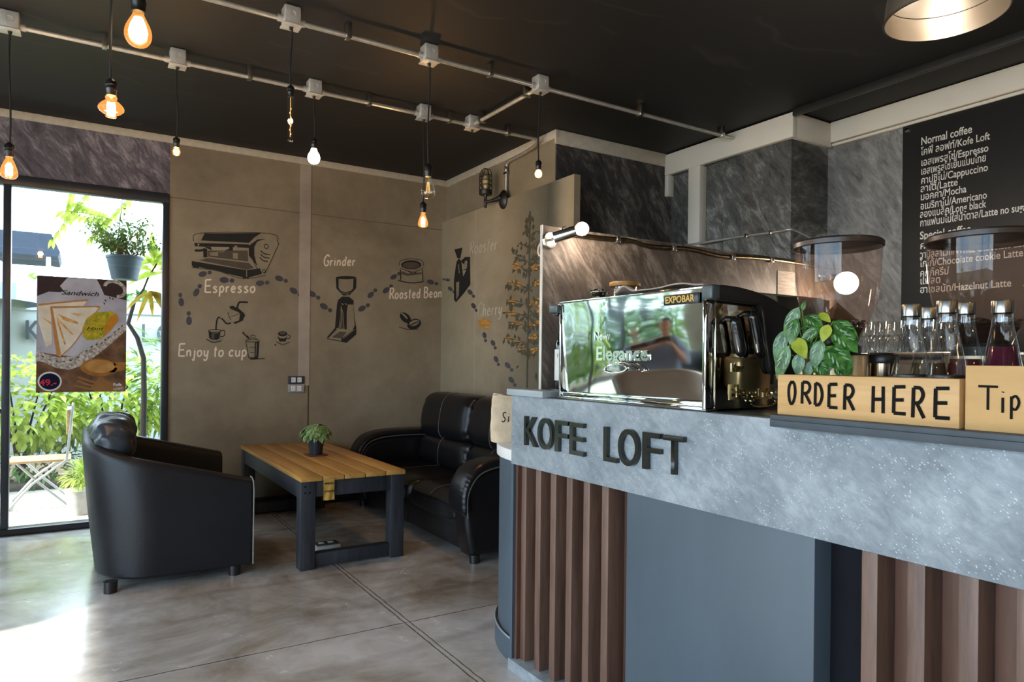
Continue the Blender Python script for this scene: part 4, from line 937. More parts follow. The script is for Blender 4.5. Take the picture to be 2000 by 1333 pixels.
# extension socket block on the floor
ps = thing('power_strip', 'white two-socket extension block on the floor behind the table foot rail', 'socket', (1.31, 4.31, 0))
put('box', MB().box((1.245, 4.20, 0), (1.395, 4.30, .05), .004), plain('off white plastic', 'cfccc4', .45), ps)
put('face_plate', MB().box((1.25, 4.205, .05), (1.39, 4.295, .056), .002), plain('grey plate', '4a4d52', .4), ps)
for x in (1.285, 1.345): put('socket', MB().box((x - .016, 4.235, .056), (x + .016, 4.268, .060), .001), M_white, ps)
# wall sockets
for nm, lab, z0, z1, plate in (('wall_socket', 'upper wall socket plate with dark blue frame on the concrete wall', .995, 1.058, '39404a'), ('wall_socket', 'lower wall socket plate with silver frame on the concrete wall', .925, .990, 'a6a6a2')):
    s_ = thing(nm, lab, 'socket', (1.497, BACK, z0), 'wall sockets')
    put('plate', MB().box((1.433, BACK - .018, z0), (1.563, BACK - .0062, z1), .004), plain('socket plate', plate, .4), s_)
    for x in (1.475, 1.523):
        m_ = put('socket_module', MB().box((x - .017, BACK - .022, z0 + .012), (x + .017, BACK - .018, z1 - .012), .001), M_white, s_)
        put('socket_holes', MB().box((x - .009, BACK - .0226, z0 + .023), (x - .005, BACK - .0219, z0 + .030)).box((x - .009, BACK - .0226, z1 - .030), (x - .005, BACK - .0219, z1 - .023)), M_ink, m_)
# ---------------------------------------------------------------- conduits, junction boxes and pendants
PZ, P1, P2, P3 = 2.775, 4.07, 3.285, 2.50
def conduit(pts, label, r=.0125):
    o = put('metal_conduit', MB().tube(pts, r, 12), M_chrome, ang=60); return tag(o, label, 'conduit')
def saddle(o, p, ax):
    d = (.012, .024) if ax == 0 else (.024, .012)
    put('saddle_clip', MB().box((p[0] - d[0], p[1] - d[1], PZ - .016), (p[0] + d[0], p[1] + d[1], CEIL - .001), .002), M_steelb, o)
b1 = [-.288, .435, 1.162, 1.868, 2.222]; b2 = [.828, 1.535, 2.236]
c1 = conduit([(-1.6, P1, PZ), (2.76, P1, PZ)], 'ceiling conduit carrying the row of lamps nearest the mural wall')
for x in (.1, .8, 1.5, 2.05, 2.5): saddle(c1, (x, P1), 0)
c2 = conduit([(-1.6, P2, PZ), (3.86, P2, PZ)], 'longer ceiling conduit in the middle of the picture ending at the cream beam')
for x in (.2, 1.1, 1.9, 3.0, 3.75): saddle(c2, (x, P2), 0)
c3 = conduit([(-1.6, P3, PZ), (1.2, P3, PZ)], 'ceiling conduit above the upper edge of the picture')
c4 = conduit([(2.222, P1 - .04, PZ), (2.236, P2 + .04, PZ)], 'short cross conduit joining the two ceiling rows')
for yv in (P1 - .12, P2 + .13): saddle(c4, (2.23, yv), 1)
cd = conduit([(2.76, P1 + .012, PZ), (2.80, P1 + .10, PZ - .012), (2.815, P1 + .30, PZ - .02), (2.818, 4.55, PZ - .025), (2.818, 4.585, PZ - .035), (2.818, 4.60, PZ - .07), (2.818, 4.60, 2.505)], 'conduit bending down the mural wall to the caged lamp', .0115)
put('saddle_clip', MB().box((2.803, 4.578, 2.655), (2.838, 4.622, 2.672), .002), M_steelb, cd)
put('elbow_joint', MB().lathe([(.0135, 0), (.0145, .003), (.0145, .03), (.0135, .033)], (2.818, 4.60, 2.685), 14), M_steelb, cd)
M_cast = plain('cast aluminium', 'd6d3cb', .45, .35, var=.1, scale=30, bstr=.06)
def jbox(x, yv, label, arms=('x',)):
    j = thing('junction_box', label, 'junction box', (x, yv, PZ), 'ceiling junction boxes')
    put('box', MB().box((x - .038, yv - .036, PZ - .024), (x + .038, yv + .036, CEIL - .0015), .007, 3), M_cast, j)
    put('cover_plate', MB().box((x - .043, yv - .041, PZ - .031), (x + .043, yv + .041, PZ - .0235), .003), M_cast, j)
    for sx in (-1, 1): put('spout', MB().tube([(x + sx*.036, yv, PZ), (x + sx*.062, yv, PZ)], .0165, 14), M_cast, j)
    put('knockout', MB().lathe([(0, 0), (.016, 0), (.016, .003), (.012, .003), (.011, .0015), (0, .0015)], (0, 0, 0), 18, Matrix.Translation((x, yv - .036, PZ + .018)) @ Matrix.Rotation(PI/2, 4, 'X')), M_cast, j)
    put('gland', MB().lathe([(0, -.042), (.008, -.042), (.010, -.030), (0, -.030)], (x, yv, PZ), 14), M_plast, j)
jl1 = ['junction box at the top left corner over the teardrop lamp', 'junction box above the small amber lamp in the back row', 'junction box above the white round bulb', 'junction box on the back row behind the cord of the clear bulb', 'junction box at the far end of the short cross conduit, without a lamp']
for x, l in zip(b1, jl1): jbox(x, P1, l)
jl2 = ['junction box above the tubular bulb', 'junction box above the clear unlit teardrop bulb', 'junction box where the cross conduit meets the middle row, nearest the counter']
for x, l in zip(b2, jl2): jbox(x, P2, l)
jbox(.081, P3, 'junction box above the picture edge holding the onion shaped lamp'); jbox(.153 + .09, P3 + .0, 'junction box above the picture edge holding the largest bulb')
M_cord = plain('black cord', '161616', .6)
def amber_glass():
    m = NT('amber bulb glass'); t = m.n('ShaderNodeBsdfTransparent'); t.inputs[0].default_value = (1, .74, .42, 1); g = m.n('ShaderNodeBsdfGlossy'); g.inputs['Roughness'].default_value = .02
    f = fresnel(m, 1.4); mx = m.n('ShaderNodeMixShader'); m.link(f.outputs[0], mx.inputs[0]); m.link(t.outputs[0], mx.inputs[1]); m.link(g.outputs[0], mx.inputs[2])
    e = m.n('ShaderNodeEmission'); e.inputs[0].default_value = (1, .42, .10, 1); e.inputs[1].default_value = .27; a = m.n('ShaderNodeAddShader'); m.link(mx.outputs[0], a.inputs[0]); m.link(e.outputs[0], a.inputs[1]); m.link(a.outputs[0], m.out.inputs[0]); return m.m
M_amber = amber_glass()
M_clear = thin_glass('clear bulb glass', (.95, .93, .88), 1.6)
M_fil = emit('glowing filament', 'ffd9a0', 16)
M_fil2 = emit('white hot filament', 'fff0d8', 12)
M_dim = emit('dim filament', 'ffb066', 1.3)
M_amberglow = emit('amber glowing glass', 'ffb45e', 4.5)
SHAPE = {
 'edison': [(.013, 0), (.014, -.012), (.020, -.03), (.030, -.065), (.034, -.09), (.031, -.11), (.019, -.122), (0, -.126)],
 'onion': [(.016, 0), (.020, -.010), (.018, -.020), (.030, -.032), (.041, -.048), (.042, -.060), (.030, -.075), (.018, -.082), (.017, -.092), (.0, -.094)],
 'classic': [(.018, 0), (.022, -.014), (.030, -.030), (.043, -.058), (.048, -.082), (.045, -.105), (.032, -.125), (.014, -.133), (0, -.134)],
 'small': [(.012, 0), (.020, -.008), (.0265, -.022), (.0275, -.034), (.022, -.050), (.010, -.0585), (0, -.060)],
 'tube': [(.0125, 0), (.0165, -.008), (.0165, -.205), (.014, -.216), (.006, -.222), (0, -.223)],
 'led': [(.017, 0), (.022, -.018), (.033, -.036), (.037, -.055), (.034, -.075), (.022, -.090), (0, -.096)],
}
def pendant(label, x, yv, ztop, zsock, zbot, shape, glass, core, power, col, sc=1., hang=None):
    """cord from ztop to the socket top zsock, bulb tip at zbot"""
    p = thing('pendant_lamp', label, 'lamp', (x, yv, zsock), 'bare bulb pendants')
    rr = random.Random(int(x*1000)); L = ztop - zsock
    put('cord', MB().tube([((hang if hang is not None else x) + ((x - hang)*t if hang is not None else 0) + .004*math.sin(t*5 + x*9), yv, ztop - L*t) for t in [k/14 for k in range(15)]], .0042, 8), M_cord, p)
    prof = SHAPE[shape]; H = -prof[-1][1]; sh = .068*sc
    zs = zsock - sh
    put('socket', MB().lathe([(0, 0), (.007, 0), (.010, -.004), (.019, -.012), (.021, -.016), (.021, -.028), (.018, -.031), (.018, -.038), (.020, -.040), (.020, -.046), (.018, -.05), (.0175, -.068), (.0, -.068)][::1], (0, 0, 0), 26, Matrix.Translation((x, yv, zsock)) @ Matrix.Diagonal((sc, sc, sc, 1))), plain('black bakelite', '151515', .3), p)
    k = (zs - zbot)/H; kr = {'tube': sc, 'edison': k*1.25, 'onion': k*1.17}.get(shape, k)
    Mb = Matrix.Translation((x, yv, zs)) @ Matrix.Diagonal((kr, kr, k, 1))
    b = put('bulb', MB().lathe([(max(0, q.x), q.y) for q in catmull([Vector(q) for q in prof], 3)], (0, 0, 0), 44, Mb), glass, p, ang=80)
    if core == 'cage':
        mb = MB()
        for q in range(8):
            a = q*PI/4; mb.tube([(.006*math.cos(a), .006*math.sin(a), -H*.30), (.0115*math.cos(a), .0115*math.sin(a), -H*.55), (.012*math.cos(a), .012*math.sin(a), -H*.82)], .0028, 6)
        bmesh.ops.transform(mb.bm, matrix=Mb, verts=mb.bm.verts); put('filament', mb, M_fil2, b)
        put('filament_stem', MB().lathe([(.006, 0), (.004, -H*.28), (.001, -H*.32), (0, -H*.32)], (0, 0, 0), 10, Mb), thin_glass('stem glass', (.9, .9, .88), 1.5), b)
    elif core == 'block':
        put('filament', MB().lathe([(0, -.034), (.0135, -.034), (.0145, -.05), (.0135, -.084), (0, -.085)], (0, 0, 0), 16, Mb), M_fil2, b)
    elif core == 'big':
        put('filament', MB().lathe([(0, -.020), (.016, -.022), (.028, -.05), (.034, -.078), (.028, -.104), (.014, -.116), (0, -.118)], (0, 0, 0), 20, Mb), M_fil2, b)
    elif core == 'ball':
        put('filament', MB().ball((0, 0, -.032), .014, (1, 1, 1.1), 14, 10, Mb), M_fil2, b)
    elif core == 'zig':
        mb = MB()
        mb.tube([(0, 0, -.004), (0, 0, -.20)], .0012, 6)
        for q in range(7): mb.ball((.003*(-1)**q, 0, -.06 - q*.021), .0032, (1, 1, 1.4), 8, 6)
        bmesh.ops.transform(mb.bm, matrix=Mb, verts=mb.bm.verts); put('filament', mb, M_dim, b)
    elif core == 'clear':
        mb = MB()
        for q in range(6):
            a = q*PI/3; mb.tube([(.004*math.cos(a), .004*math.sin(a), -H*.25), (.010*math.cos(a), .010*math.sin(a), -H*.75)], .0009, 5)
        bmesh.ops.transform(mb.bm, matrix=Mb, verts=mb.bm.verts); put('filament', mb, M_dim, b)
    if power: lamp('pendant_lamp_light', (x, yv, (zs + zbot)/2), power, col, .02)
WARM = (1, .72, .46); WW = (1, .84, .68)
TOP = PZ - .04
pendant('glowing teardrop lamp hanging at the left edge over the window', -.286, P1, TOP, 2.215, 2.041, 'edison', M_amber, 'cage', 12.0, WARM)
pendant('glowing amber onion shaped bulb hanging left of the largest bulb', .081, P3, TOP, 2.07, 1.947, 'onion', M_amber, 'block', 12.0, WARM, .8)
pendant('largest glowing bulb, cut by the top edge of the picture', .153, P3, TOP, 2.375, 2.186, 'classic', M_amber, 'big', 13.2, WARM, 1.15, hang=.243)
pendant('small round amber bulb hanging over the join of dark and plain wall', .434, P1, TOP, 2.373, 2.271, 'small', M_amber, 'ball', 6.6, WARM, .85)
pendant('long clear tubular bulb with a dim filament', .829, P2, TOP, 2.475, 2.212, 'tube', M_clear, 'zig', 0.88, WARM, .8)
pendant('small white frosted round bulb glowing over the Grinder lettering', 1.165, P1, TOP, 2.50, 2.345, 'led', M_glow, None, 16.0, WW, .95)
pendant('clear unlit teardrop bulb hanging above the lit teardrop', 1.536, P2, TOP, 2.222, 2.041, 'edison', M_clear, 'clear', 0.0, WARM)
pendant('lit orange teardrop bulb, lowest of the lamps, near the room corner', 1.870, P1, TOP, 2.216, 2.049, 'edison', M_amber, 'cage', 12.0, WARM, 1.05)
pendant('small round lit bulb hanging right of the caged wall lamp', 2.229, P2, TOP, 2.355, 2.252, 'small', M_amberglow, None, 8.8, WARM, .85)
# the same bulbs go on behind the picture, over the rest of the room
c5 = conduit([(-2.6, -.9, PZ), (3.9, -.9, PZ)], 'ceiling conduit behind the viewpoint'); c6 = conduit([(-2.6, -2.3, PZ), (3.9, -2.3, PZ)], 'ceiling conduit farthest behind the viewpoint, by the front glazing')
NB = 0
for yv in (-.9, -2.3):
    for x in (-2.2, -1.0, .2, 1.4, 2.6):
        NB += 1; pendant('bare amber bulb hanging behind the viewpoint, mirrored in the glass bottles', x, yv, PZ - .01, 2.25, 2.085, 'edison', M_amber, 'cage', 5, WW)
# spun metal pendant shade at the upper right
ms = thing('metal_pendant', 'large spun metal bowl pendant above the counter, cut by the top edge', 'lamp', (2.2, 1.06, 2.3))
def shade_prof(): return [(.155, 0), (.1545, .012), (.149, .06), (.140, .11), (.120, .16), (.085, .20), (.045, .225), (.030, .232), (.030, .26), (0, .262)]
M_spun = steel('spun aluminium', 'e6ddd0', .33)
sp_ = shade_prof(); ms.location = (2.09, 1.02, 2.2); OFF[ms.name] = Vector((2.09, 1.02, 2.2))
put('shade', MB().lathe(sp_ + [(r*.985, z - .003) for r, z in sp_[6::-1]], (2.09, 1.02, 2.2), 64), M_spun, ms, ang=50)
put('rim', MB().tube([(2.09 + .1555*math.cos(k*PI/32), 1.02 + .1555*math.sin(k*PI/32), 2.2005) for k in range(64)], .0028, 8, closed=True), plain('dark rim', '5b5146', .35, .8), ms)
put('inner_ring', MB().tube([(2.09 + .1455*math.cos(k*PI/32), 1.02 + .1455*math.sin(k*PI/32), 2.262) for k in range(64)], .0012, 6, closed=True), plain('dark line', '55504a', .4), ms)
put('bulb', MB().ball((2.09, 1.02, 2.335), .035, (1, 1, 1.2)), plain('pearl bulb', 'efe6d4', .3), ms)
put('rod', MB().tube([(2.09, 1.02, 2.46), (2.09, 1.02, CEIL)], .006, 8).lathe([(0, 0), (.04, 0), (.045, -.02), (0, -.025)], (2.09, 1.02, CEIL), 20), M_plast, ms)
lamp('metal_pendant_light', (2.09, 1.02, 2.275), .16, WW, .03)
# caged wall lamp
cl_ = thing('wall_lamp', 'black caged bulkhead lamp on a curved bracket on the mural wall', 'lamp', (2.80, 4.60, 2.5))
M_iron = plain('black cast iron', '191816', .4)
LX, LY, LZ = 2.70, 4.715, 2.52
put('back_plate', MB().lathe([(0, 0), (.055, 0), (.055, .010), (.045, .022), (.02, .035), (0, .04)], (0, 0, 0), 28, Matrix.Translation((2.7995, 4.60, 2.455)) @ Matrix.Rotation(-PI/2, 4, 'Y') @ Matrix.Diagonal((1.35, 1, 1, 1))), M_iron, cl_)
put('bracket', MB().tube([(2.775, 4.60, 2.47), (2.75, 4.635, 2.455), (2.72, 4.69, 2.447), (LX, LY, 2.447)], [.026, .018, .012, .012], 12).lathe([(0, -.052), (.011, -.048), (.013, -.038), (.007, -.030), (.014, -.012), (.014, .012), (.010, .03), (.020, .06), (0, .06)], (LX, LY, 2.447), 18), M_iron, cl_)
put('cup', MB().lathe([(0, 0), (.048, 0), (.052, .006), (.052, .036), (.046, .04), (0, .04)], (LX, LY, 2.50), 28), M_iron, cl_)
gj = put('glass_jar', MB().lathe([(.040, 2.54), (.041, 2.62), (.038, 2.655), (.022, 2.68), (0, 2.686)], (LX, LY, 0), 28), thin_glass('ribbed lamp glass', (.92, .88, .74), 1.6), cl_)
put('bulb', MB().lathe([(0, 2.54), (.014, 2.54), (.018, 2.57), (.026, 2.60), (.026, 2.625), (.016, 2.645), (0, 2.65)], (LX, LY, 0), 20), plain('pale bulb', 'efe2c2', .3), gj)
mb = MB(); cr = .0485
for z in (2.575, 2.612, 2.65): mb.tube([(LX + cr*math.cos(k*PI/12), LY + cr*math.sin(k*PI/12), z) for k in range(24)], .0036, 8, closed=True)
for k in range(6):
    a = k*PI/3 + .4; mb.tube([(LX + cr*math.cos(a)*q, LY + cr*math.sin(a)*q, z) for q, z in ((1, 2.538), (1, 2.65), (.92, 2.672), (.70, 2.692), (.38, 2.704), (0, 2.708))], .0034, 8)
put('cage', mb, M_iron, cl_)
# ---------------------------------------------------------------- wall paintings
P_dark = plain('charcoal wall paint', '1d1a16', .8); P_mid = plain('grey brown wall paint', '544a3c', .8); P_lite = plain('light beige wall paint', '93866e', .8)
P_chalk = plain('cream lettering paint', 'ead9c2', .8, var=.04); P_foot = plain('slate blue footprint paint', '4b474e', .8, var=.15); P_gold = plain('ochre berry paint', 'c98a2c', .8, var=.2, scale=40)
P_leaf = plain('dull olive leaf paint', '4d4a38', .8, var=.25, scale=30); P_faint = plain('faint chalk paint', 'c2b7a0', .85)
def mapY(x0, y0, s, off): return lambda x, y: onY(x0 + x/s, y0 + y/s, BACK - off)
def mapX(x0, y0, s, off): return lambda x, y: onX(x0 + x/s, y0 + y/s, 2.80 - off)
def L3(o): return mapY(320, 420, 4.1667, o)
def L4(o): return mapY(580, 440, 4.4433, o)
def L5(o): return mapX(860, 250, 2.5167, o)
def painting(name, label, par, layers, fr):
    """layers: (material, [polygons], [(stroke pts, width)]) drawn one over the other; the first layer owns the rest"""
    root = None
    for i, (m, polys, strokes) in enumerate(layers):
        mb = MB(); f = fr(.0015 + .0010*i)
        for n_, p in enumerate(polys): f = fr(.0015 + .0010*i + 8e-6*n_); mb.poly([f(*q) for q in p])
        f = fr(.0019 + .0010*i + 8e-6*len(polys))
        for pts, wd in strokes: mb.stroke(pts, wd, f, smooth=len(pts) > 2)
        if root is None: root = put(name, mb, m, par, smooth=False, label=label)
        else: put('painted_detail', mb, m, root, smooth=False)
    return root
def ell(cx, cy, rx, ry, rot=0, n=24, a0=0, a1=2*PI):
    return [(cx + rx*math.cos(a)*math.cos(rot) - ry*math.sin(a)*math.sin(rot), cy + rx*math.cos(a)*math.sin(rot) + ry*math.sin(a)*math.cos(rot)) for a in [a0 + (a1-a0)*k/n for k in range(n + (0 if a1-a0 > 6.28 else 1))]]
# espresso machine drawing
painting('painted_espresso_machine', 'painted two-group espresso machine', wb, [
 (P_lite, [[(240, 215), (300, 148), (860, 152), (920, 220), (925, 250), (820, 480), (780, 490), (690, 520), (640, 515), (225, 410), (225, 375), (320, 345), (350, 345), (690, 385), (690, 240), (245, 232)]], []),
 (P_dark, [[(330, 150), (790, 148), (740, 180), (690, 228), (300, 210)], [(245, 228), (690, 240), (690, 270), (560, 262), (560, 300), (530, 300), (530, 262), (330, 258), (330, 262), (390, 290), (380, 262), (250, 255)], [(225, 375), (670, 450), (780, 435), (800, 480), (690, 510), (690, 522), (640, 522), (640, 508), (285, 425), (285, 435), (240, 430), (225, 410)], [(318, 270), (350, 275), (352, 345), (320, 345)], [(690, 250), (760, 200), (830, 195), (760, 215), (735, 260), (735, 330), (760, 420), (690, 330)]], [([(250, 290), (300, 290), (340, 282)], 18), ([(430, 302), (490, 300), (530, 285)], 18), ([(815, 242), (835, 240), (850, 258), (835, 276), (818, 262), (815, 242)], 6), ([(785, 290), (815, 315), (865, 325)], 8), ([(785, 318), (815, 345), (860, 352)], 8), ([(780, 345), (805, 372), (845, 378)], 8), ([(240, 215), (300, 148), (860, 152), (925, 225), (925, 255), (820, 480)], 5), ([(690, 250), (735, 400), (790, 470)], 5), ([(800, 455), (815, 445), (825, 460), (812, 472), (800, 455)], 6)]),
 (P_mid, [[(355, 290), (680, 290), (685, 380), (360, 340)], [(285, 370), (360, 352), (690, 392), (735, 432), (670, 446)]], [([(225, 430), (430, 455), (640, 520), (830, 490)], 6)]),
 (P_lite, [[(270, 235), (292, 236), (278, 258)], [(570, 250), (600, 252), (582, 272)], [(370, 305), (440, 300), (440, 335), (375, 330)], [(560, 310), (600, 312), (600, 360), (560, 355)]], [([(672, 450), (672, 505)], 6), ([(430, 302), (490, 300)], 5), ([(300, 210), (690, 230)], 4)]),
], L3)
# pouring kettle with cup
painting('painted_kettle', 'painted pouring kettle', wb, [
 (P_lite, [[(520, 790), (540, 760), (600, 765), (655, 815), (640, 855), (580, 885), (540, 850), (525, 820)]], []),
 (P_dark, [[(530, 745), (560, 740), (610, 765), (655, 805), (660, 830), (600, 790), (540, 765)], [(620, 800), (660, 815), (640, 862), (580, 888), (560, 875), (610, 860)]], [([(590, 770), (610, 715), (640, 710), (682, 712)], 14), ([(545, 880), (510, 885), (480, 855), (455, 835), (435, 845), (425, 890), (422, 940)], 12), ([(520, 790), (525, 820), (545, 855)], 5), ([(540, 830), (600, 810), (640, 790)], 4)]),
 (P_lite, [], [([(540, 872), (510, 872), (485, 845), (455, 832)], 6), ([(560, 850), (610, 835)], 6)])], L3)
painting('painted_cup', 'painted coffee cup under the kettle', wb, [
 (P_lite, [ell(412, 1012, 70, 22), [(362, 945), (460, 945), (455, 1010), (370, 1010)]], []),
 (P_dark, [[(362, 950), (400, 965), (440, 962), (460, 948), (452, 1005), (430, 1018), (385, 1015), (366, 1000)]], [(ell(412, 945, 50, 12), 6), ([(460, 945), (490, 942), (494, 970), (480, 990), (458, 988)], 7), ([(345, 1012), (400, 1038), (470, 1025)], 7)]),
 (P_mid, [[(385, 970), (412, 972), (410, 1010), (388, 1008)]], [])], L3)
painting('painted_takeaway_cup', 'painted iced drink with straw', wb, [
 (P_lite, [[(665, 1030), (775, 1030), (765, 1165), (690, 1165)], ell(720, 1008, 55, 32)], []),
 (P_dark, [[(740, 1035), (776, 1030), (766, 1168), (735, 1170)], [(690, 1160), (765, 1158), (766, 1172), (695, 1172)]], [([(640, 955), (665, 980), (690, 1005)], 16), (ell(720, 1025, 57, 10), 5), ([(665, 1030), (690, 1165)], 5), ([(700, 990), (720, 978), (745, 990)], 6), ([(690, 1010), (720, 1000), (760, 1012)], 5), ([(695, 1075), (730, 1080), (760, 1070)], 4), ([(698, 1120), (730, 1122), (760, 1112)], 4), ([(700, 1178), (780, 1172), (820, 1170)], 6)]),
 (P_lite, [], [([(650, 958), (672, 982)], 4), ([(752, 1045), (748, 1150)], 4)])], L3)
painting('painted_small_cup', 'painted small cup on saucer', wb, [
 (P_lite, [ell(968, 1028, 58, 24), [(925, 955), (1005, 955), (990, 1030), (940, 1030)]], []),
 (P_dark, [ell(965, 968, 38, 22), [(922, 985), (945, 1005), (985, 1005), (1003, 985), (990, 1032), (940, 1032)]], [([(1005, 975), (1026, 985), (1020, 1005), (998, 1008)], 6), ([(915, 1035), (968, 1055), (1022, 1035)], 6), ([(898, 1062), (910, 1052), (905, 1066)], 6)]),
 (P_mid, [ell(965, 962, 26, 12)], [])], L3)
# grinder, bag of beans, beans
painting('painted_grinder', 'painted coffee grinder', wb, [
 (P_lite, [[(335, 455), (515, 460), (510, 545), (450, 605), (400, 605), (340, 545)], [(350, 650), (490, 655), (515, 940), (430, 1010), (260, 985), (260, 965), (330, 895)]], []),
 (P_dark, [ell(425, 456, 90, 14), [(335, 460), (360, 465), (360, 545), (385, 580), (440, 610), (400, 612), (340, 550)], [(488, 468), (515, 462), (512, 548), (450, 612), (440, 600), (485, 550)], [(390, 620), (450, 622), (490, 655), (490, 690), (440, 690), (430, 760), (430, 905), (410, 905), (400, 760), (380, 700), (375, 760), (360, 895), (328, 895), (345, 690), (355, 650)], [(485, 690), (500, 820), (515, 900), (480, 915), (500, 870)], [(330, 890), (345, 905), (270, 985), (380, 1005), (385, 985), (500, 900), (515, 905), (512, 950), (430, 1022), (262, 990), (262, 970)]], [([(362, 570), (420, 585), (485, 570)], 10)]),
 (P_mid, [[(300, 975), (370, 925), (430, 930), (385, 985)], [(375, 720), (395, 760), (405, 900), (365, 900)], [(365, 580), (485, 580), (440, 602), (400, 600)]], []),
 (P_lite, [], [([(385, 680), (400, 690)], 8), ([(415, 680), (430, 690)], 8), ([(380, 735), (385, 800), (375, 890)], 6), ([(270, 985), (345, 905)], 4), ([(400, 985), (500, 905)], 4)])], L4)
painting('painted_bean_sack', 'painted open sack of beans', wb, [
 (P_lite, [[(885, 350), (900, 310), (990, 292), (1080, 310), (1095, 360), (1085, 400), (1095, 490), (1000, 502), (880, 485), (900, 440)]], []),
 (P_dark, [ell(990, 345, 88, 40)], [([(885, 350), (900, 310), (990, 292), (1080, 310), (1097, 355)], 5), ([(890, 370), (940, 392), (1000, 402), (1060, 392), (1092, 370)], 5), ([(895, 385), (900, 440), (895, 480)], 9), ([(1085, 390), (1088, 440), (1092, 490)], 8), ([(875, 480), (940, 495), (1010, 502), (1095, 490)], 9), ([(960, 400), (1000, 416), (1035, 408)], 8)]),
 (P_mid, [ell(990, 350, 74, 30), [(905, 400), (960, 420), (1080, 410), (1080, 425), (960, 440), (905, 425)]], [])], L4)
painting('painted_coffee_beans', 'two painted coffee beans', wb, [
 (P_dark, [ell(940, 805, 58, 36, .75), ell(1015, 860, 62, 44, -.35)], [([(885, 885), (960, 905), (1050, 902)], 6)]),
 (P_lite, [ell(930, 790, 38, 12, .75), ell(1015, 850, 45, 24, -.35)], []),
 (P_dark, [], [([(905, 775), (940, 812), (970, 835)], 9), ([(970, 880), (1005, 858), (1050, 838)], 10)])], L4)
# lettering on the back wall
def word(name, text, fr, x0, y0, size, wd, sy=-1, cw=.55, gap=.07, slant=.1, par=wb, mat=P_chalk, cap=1.0, tilt=0):
    mb = MB(); f0 = fr(.0022); f = lambda x, y: f0(x0 + x, y0 - y + tilt*x); hand(mb, text, size, wd, f, 0, 0, cw, gap, slant=slant, cap=cap)
    return put(name, mb, mat, par, smooth=False, label='cream hand lettered word ' + text)
word('painted_lettering', 'Espresso', L3, 326, 632, 82, 13, cw=.62, gap=.02, cap=1.28, slant=.05)
word('painted_lettering', 'Enjoy to cup', L3, 112, 1152, 82, 12.5, cw=.62, gap=.02, cap=1.25, slant=.08)
word('painted_lettering', 'Grinder', L4, 228, 352, 78, 12, cw=.55, gap=.02, cap=1.2, slant=.12)
word('painted_lettering', 'Roasted Bean', L4, 800, 640, 80, 11, cw=.48, gap=.015, cap=1.15, slant=.05, tilt=-.03)
# footprints
def foot(fr, x, y, dx, dy, s, par):
    a = math.atan2(dy, dx); mb = MB(); f = fr(.0012)
    mb.poly([f(*q) for q in ell(x, y, s*1.05, s*.68, a)]); mb.poly([f(*q) for q in ell(x - math.cos(a)*s*1.75, y - math.sin(a)*s*1.75, s*.55, s*.5, a)])
    put('painted_footprint', mb, P_foot, par, smooth=False)
for x, y, dx, dy, s in ((315, 482, -65, 15, 33), (262, 632, -30, 55, 34), (140, 710, 8, 60, 33), (203, 862, 3, 70, 34), (490, 530, -70, -5, 36), (782, 556, -65, 5, 33), (936, 518, -58, -20, 33), (1055, 618, -52, -35, 34), (1205, 644, -50, -30, 33)): foot(L3, x, y, dx, dy, s, wb)
for x, y, dx, dy, s in ((232, 706, -52, -32, 36), (562, 725, -50, 28, 34), (638, 606, -40, 40, 32), (772, 566, -42, 35, 32), (838, 450, -40, 25, 30), (1158, 494, -48, -14, 30)): foot(L4, x, y, dx, dy, s, wb)
for x, y, dx, dy, s in ((35, 748, 12, 2, 11), (48, 792, -14, -12, 13), (145, 808, -12, -14, 15), (162, 875, -12, -20, 15), (216, 1020, -6, -30, 15), (258, 1058, -10, -22, 15), (273, 1138, -10, -22, 16), (330, 1168, -16, -18, 17), (348, 1240, -14, -20, 17)): foot(L5, x, y, dx, dy, s, wp)
# mural on the side panel
painting('painted_roaster', 'painted dark coffee roaster with funnel', wp, [
 (P_dark, [[(68, 598), (108, 588), (98, 640), (82, 640)], [(78, 660), (90, 640), (102, 655), (112, 735), (66, 745)], [(100, 655), (120, 635), (145, 635), (147, 770), (110, 820), (76, 858), (66, 845), (66, 745), (112, 730), (130, 690)]], [([(112, 700), (130, 690), (134, 655)], 5)]),
 (P_lite, [[(76, 760), (92, 755), (90, 820), (78, 845)], [(112, 690), (120, 655), (132, 652), (130, 690)]], [([(88, 670), (92, 715)], 4)])], L5)
word('painted_lettering', 'Roaster', L5, 143, 622, 60, 6, cw=.33, gap=.02, par=wp, mat=P_faint, tilt=-.18)
word('painted_lettering', 'Cherry', L5, 180, 930, 60, 5.5, cw=.34, gap=.02, par=wp, mat=P_faint, cap=1.15, tilt=-.12)
word('painted_lettering', 'C', L5, 472, 630, 70, 8, cw=.6, par=wp, mat=P_chalk)
rnd = random.Random(21); polys = []
for k in range(26):
    polys.append(ell(rnd.gauss(213, 14), rnd.gauss(962, 13), 8, 7, 0, 10))
painting('painted_cherries', 'painted heap of orange coffee cherries', wp, [(P_gold, polys, []), (plain('pale orange paint', 'dba566', .8), [ell(x + 2, y - 2, 3.5, 3, 0, 8) for x, y in [(q[0][0] - 8, q[0][1]) for q in polys[:16]]], [])], L5)
